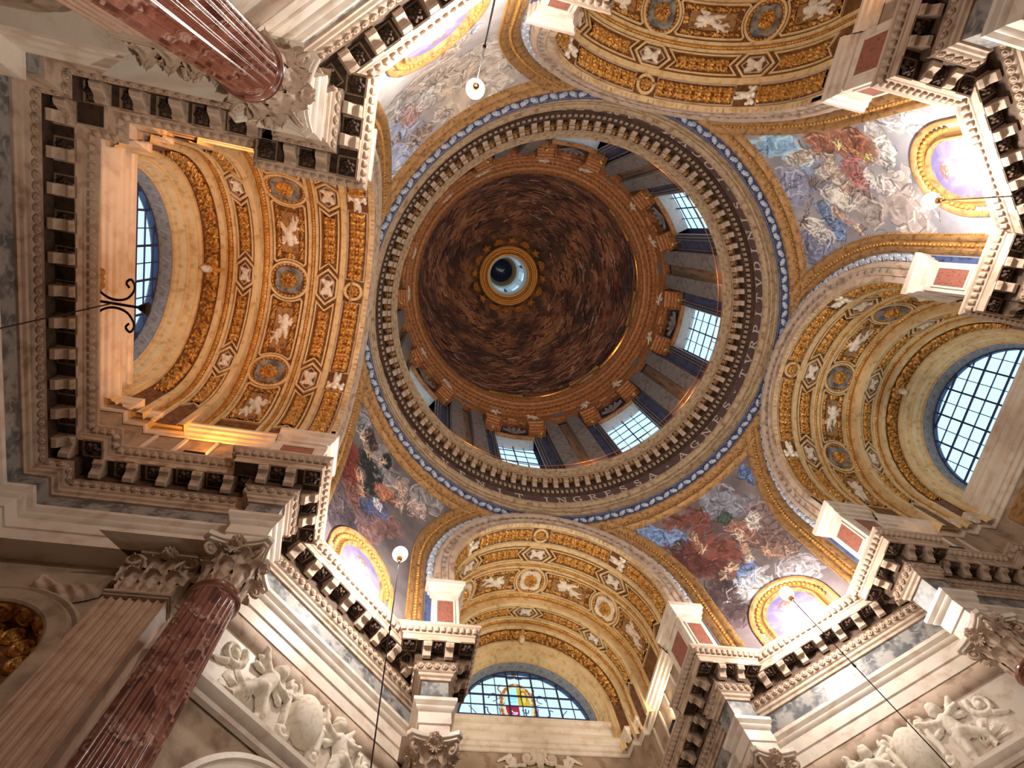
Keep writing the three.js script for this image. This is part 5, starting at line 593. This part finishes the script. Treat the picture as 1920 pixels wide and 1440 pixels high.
// gilt coffered arch in the side wall of the left arm, with a carved drape above it
for (const s of [-1, 1]) {
  const a = thing('coffered_arch', s > 0 ? 'arch with gilt round coffers at the lower left edge, beside the pale pilaster' : 'arch with gilt round coffers in the upper side wall of the left arm', 'arch', [0, 0, 0], ARM(2)); a.userData.kind = 'thing';
  const fr = []; fr.push({ p: V(12.4, 0, 0), a: V(0, 0, s), b: V(1, 0, 0), s: -9 }); for (let i = 0; i <= 32; i++) { const t = i / 32 * PI; fr.push({ p: V(12.4, 9.25, 0), a: V(0, 0, s), b: V(Math.cos(t), Math.sin(t), 0), s: t * 1.2 }); } fr.push({ p: V(12.4, 0, 0), a: V(0, 0, s), b: V(-1, 0, 0), s: 12 });
  part('archivolt', sweep(fr, [[4.94, 1.62], [4.6, 1.6], [4.56, 1.54], [4.6, 1.48], [4.56, 1.42], [4.5, 1.4], [4.5, 1.16], [4.53, 1.12]]), M.plaster, a); part('soffit', sweep(fr, [[4.53, 1.12], [4.94, 1.12]]), M.goldDull, a); part('back_wall', sweep(fr, [[4.94, 1.14], [4.94, 0.02]]), M.ground, a);
  const ro = relief(0.36, 0.36, 20, 20, (x, y) => { const d = Math.hypot(x, y); return Math.abs(d - 0.155) < 0.022 ? 0.05 : flowerFn(0.12, 6, 0.08)(x, y); }); for (let i = 0; i < 9; i++) { const t = (i + 0.5) / 9 * PI, o = part('coffer', ro, M.gold, a, { at: [12.4 + 1.115 * Math.cos(t), 9.25 + 1.115 * Math.sin(t), s * 4.75] }); o.lookAt(toWorld(2, 12.4, s * 4.75)[0], 9.25, toWorld(2, 12.4, s * 4.75)[2]); }
  for (let i = 0; i < 7; i++) for (let j = 0; j < 2; j++) { const t = (i + 0.5) / 7 * PI, q = 0.86 - j * 0.42, o = part('coffer', ro, M.gold, a, { at: [12.4 + q * Math.cos(t), 9.25 + q * Math.sin(t), s * 4.93] }); o.rotation.y = s > 0 ? PI : 0; }
  const d = thing('carved_drape', s > 0 ? 'carved stone drape with leaves between the capitals above the gilt arch at the left edge' : 'carved stone drape between the capitals of the upper side wall, left arm', 'carving', [0, 0, 0], ARM(2));
  const o = part('drape', relief(1.3, 0.8, 56, 36, (x, y) => { const u = x / 0.6, yy = y + 0.12 - 0.2 * (1 - u * u) * -1 + 0.16; const sag = y - (0.26 * u * u - 0.12); return Math.abs(u) < 1 && Math.abs(sag) < 0.24 ? Math.max(0, (0.16 * Math.sqrt(1 - (sag / 0.24) ** 2)) * (0.75 + 0.25 * Math.sin(u * 13 + y * 20)) * (1 - 0.4 * u * u)) : blobs([[-0.58, 0.3, -0.56, 0.1, 0.07, 0.05], [0.58, 0.3, 0.56, 0.1, 0.07, 0.05]])(x, y); }), M.stone, d, { at: [11.95, 11.25, s * 4.92] }); o.rotation.y = s > 0 ? PI : 0;
}
// carvings on the end walls under the windows
for (const [k, lab] of [[0, 'pale carved scroll ornament on the wall under the clear gridded window'], [1, 'white scrolled cartouche on the grey wall under the stained-glass window'], [2, 'gilt shell and scroll ornament on the ledge under the half-hidden left window']]) {
  const o = thing('wall_cartouche', lab, 'cartouche', [0, 0, 0], ARM(k)); const L = []; for (const s of [-1, 1]) L.push(...spiral(s * 0.42, 0.06, 0.26, 1.3, s, s > 0 ? 2.4 : 0.7, 0.075), ...spiral(s * 1.0, -0.05, 0.2, 1.3, -s, s > 0 ? 1.2 : 1.9, 0.06), ...spiral(s * 0.14, 0.36, 0.13, 1.2, s, s > 0 ? 3 : 0, 0.05), [s * 0.6, -0.22, s * 1.25, -0.3, 0.06, 0.03], [s * 1.2, 0.05, s * 1.5, -0.1, 0.06, 0.02]); L.push([0, 0.1, 0, -0.2, 0.16, 0.1]);
  const m = part('scrollwork', relief(3.2, 1.2, 110, 44, blobs(L)), k === 2 ? M.goldDull : M.white, o, { at: k === 1 ? [14.28, 16.25, 0] : [14.29, 16.2, 0] }); m.rotation.y = -PI / 2;
}

// ------------------------------------------------------------------ lamps
const lampMat = std({ color: 0xffffff, emissive: 0xfff2e2, emissiveIntensity: 8 }), lampWhere = ['lower right', 'lower left', 'upper left', 'upper right'];
for (let k = 0; k < 4; k++) {
  const sx = [1, -1, -1, 1][k], sz = [-1, -1, 1, 1][k], o = thing('pole_lamp', `glowing round lamp on a thin dark pole before the ${lampWhere[k]} pendentive`, 'lamp', [sx * 5.95, 0, sz * 5.9], 0, 'pole lamps of the crossing');
  part('pole', new THREE.CylinderGeometry(0.013, 0.016, 14.82, 8).translate(0, 7.41, 0), M.iron, o); part('foot', lathe([[0.0, 0.0], [0.3, 0], [0.3, 0.03], [0.1, 0.08], [0.02, 0.2]], 24), M.iron, o); for (const y of [8.2, 12.1]) part('joint', new THREE.CylinderGeometry(0.03, 0.03, 0.09, 8).translate(0, y, 0), M.iron, o);
  part('globe', new THREE.SphereGeometry(0.21, 24, 16).translate(0, 15.02, 0), lampMat, o); part('socket', lathe([[0.02, 14.72], [0.07, 14.74], [0.09, 14.82], [0.05, 14.85]], 16), M.brass, o);
  const l = new THREE.PointLight(LIGHT.hanging[1], LIGHT.hanging[0]); l.position.set(0, 15.02, 0); l.castShadow = true; l.shadow.radius = 9; o.add(l);
}
// floodlights on the cornice inside the arms, aimed up at the opposite side of each vault
for (let k = 0; k < 4; k++) for (const s of [-1, 1]) {
  const [I, col] = LIGHT[['right', 'near', 'left', 'far'][k]], o = thing('vault_floodlight', `floodlight hidden on the cornice of ${VAULT_OF[k]}, ${[['upper side', 'lower side'], ['right side', 'left side'], ['lower side', 'upper side'], ['left side', 'right side']][k][s > 0 ? 0 : 1]}`, 'floodlight', [0, 0, 0], ARM(k), 'floodlights hidden on the arm cornices');
  part('housing', box(0.5, 0.18, 0.2, 0.02).translate(11.4, 15.14, s * 3.8), M.iron, o); part('lens', box(0.42, 0.015, 0.14, 0.004).translate(11.4, 15.24, s * 3.8), std({ color: 0xffe0b8, emissive: new THREE.Color(col), emissiveIntensity: 2 }), o);
  const l = new THREE.SpotLight(col, I, 0, rad(74), 0.6); l.position.set(11.4, 15.32, s * 3.8); l.target.position.set(11.6, 21, -s * 1.2); l.castShadow = true; l.shadow.radius = 8; o.add(l, l.target);
}
// iron scroll bracket on the left cornice, with its cord
{
  const o = thing('scroll_bracket', 'black wrought iron scroll bracket with a hanging cord before the left window', 'bracket', [-14.42, 15.05, -0.3]); o.scale.set(0.84, 1, 1.25);
  part('bar', box(1.9, 0.05, 0.05, 0.015).translate(1.12, 0.28, 0), M.iron, o); part('foot', box(0.2, 0.3, 0.14, 0.02).translate(0.3, 0.15, 0), M.iron, o);
  const sc = (s, d0, r, turns, st) => { const P = []; for (let i = 0; i <= 26; i++) { const t = i / 26, a = st + s * t * 2 * PI * turns, q = r * (1 - 0.75 * t); P.push([d0 + Math.cos(a) * q, 0.28, s * (0.08 + r) * 0.95 + Math.sin(a) * q]); } return tube(P, 0.022, 60, 6); };
  for (const s of [-1, 1]) { part('scroll', tube([[0.62, 0.28, s * 0.5], [0.55, 0.28, s * 0.42], [0.52, 0.28, s * 0.55], [0.66, 0.28, s * 0.62], [0.74, 0.28, s * 0.46], [0.86, 0.28, s * 0.22], [1.2, 0.28, s * 0.08], [1.6, 0.28, s * 0.14], [1.78, 0.28, s * 0.36], [1.68, 0.28, s * 0.5], [1.56, 0.28, s * 0.42], [1.64, 0.28, s * 0.34]], 0.026, 70, 6), M.iron, o); }
  part('tip', lathe([[0.0, 0], [0.13, 0.02], [0.06, 0.22], [0.02, 0.3]], 16).rotateZ(PI / 2).translate(2.15, 0.28, 0), M.iron, o); part('cord', new THREE.CylinderGeometry(0.013, 0.013, 19.5, 6).translate(1.3, 0.27 - 9.75, 0.02), M.iron, o);
}
// added fill lights standing on the floor, out of the picture, that wash the lower walls
for (const [x, z, tx, tz, n, li] of [[-3.4, 1.2, -9.6, 4.6, 'toward the upper left columns', 0], [2.5, -3.0, 9, -7.5, 'toward the lower right wall', 1], [-3.0, -3.2, -8, -8, 'toward the lower left wall', 2]]) {
  const o = thing('added_floor_light', `added fill floodlight on a short stand on the floor turned ${n}`, 'floodlight', [x, 0, z], Math.atan2(tx - x, tz - z)); part('stand', lathe([[0.25, 0], [0.25, 0.03], [0.03, 0.06], [0.03, 1.0]], 16), M.iron, o); part('housing', box(0.36, 0.26, 0.2, 0.03).translate(0, 1.1, 0), M.iron, o); part('lens', box(0.3, 0.2, 0.01, 0.003).translate(0, 1.1, 0.11), std({ color: 0xffffff, emissive: 0xffeedd, emissiveIntensity: 2 }), o);
  const l = new THREE.SpotLight(LIGHT.nave, LIGHT.naves[li], 0, rad(li ? 42 : 20), 0.7); l.position.set(0, 1.12, 0.2); const d = Math.hypot(tx - x, tz - z); l.target.position.set(0, 11, d); l.castShadow = true; l.shadow.radius = 8; o.add(l, l.target);
}
renderer.render(scene, camera);
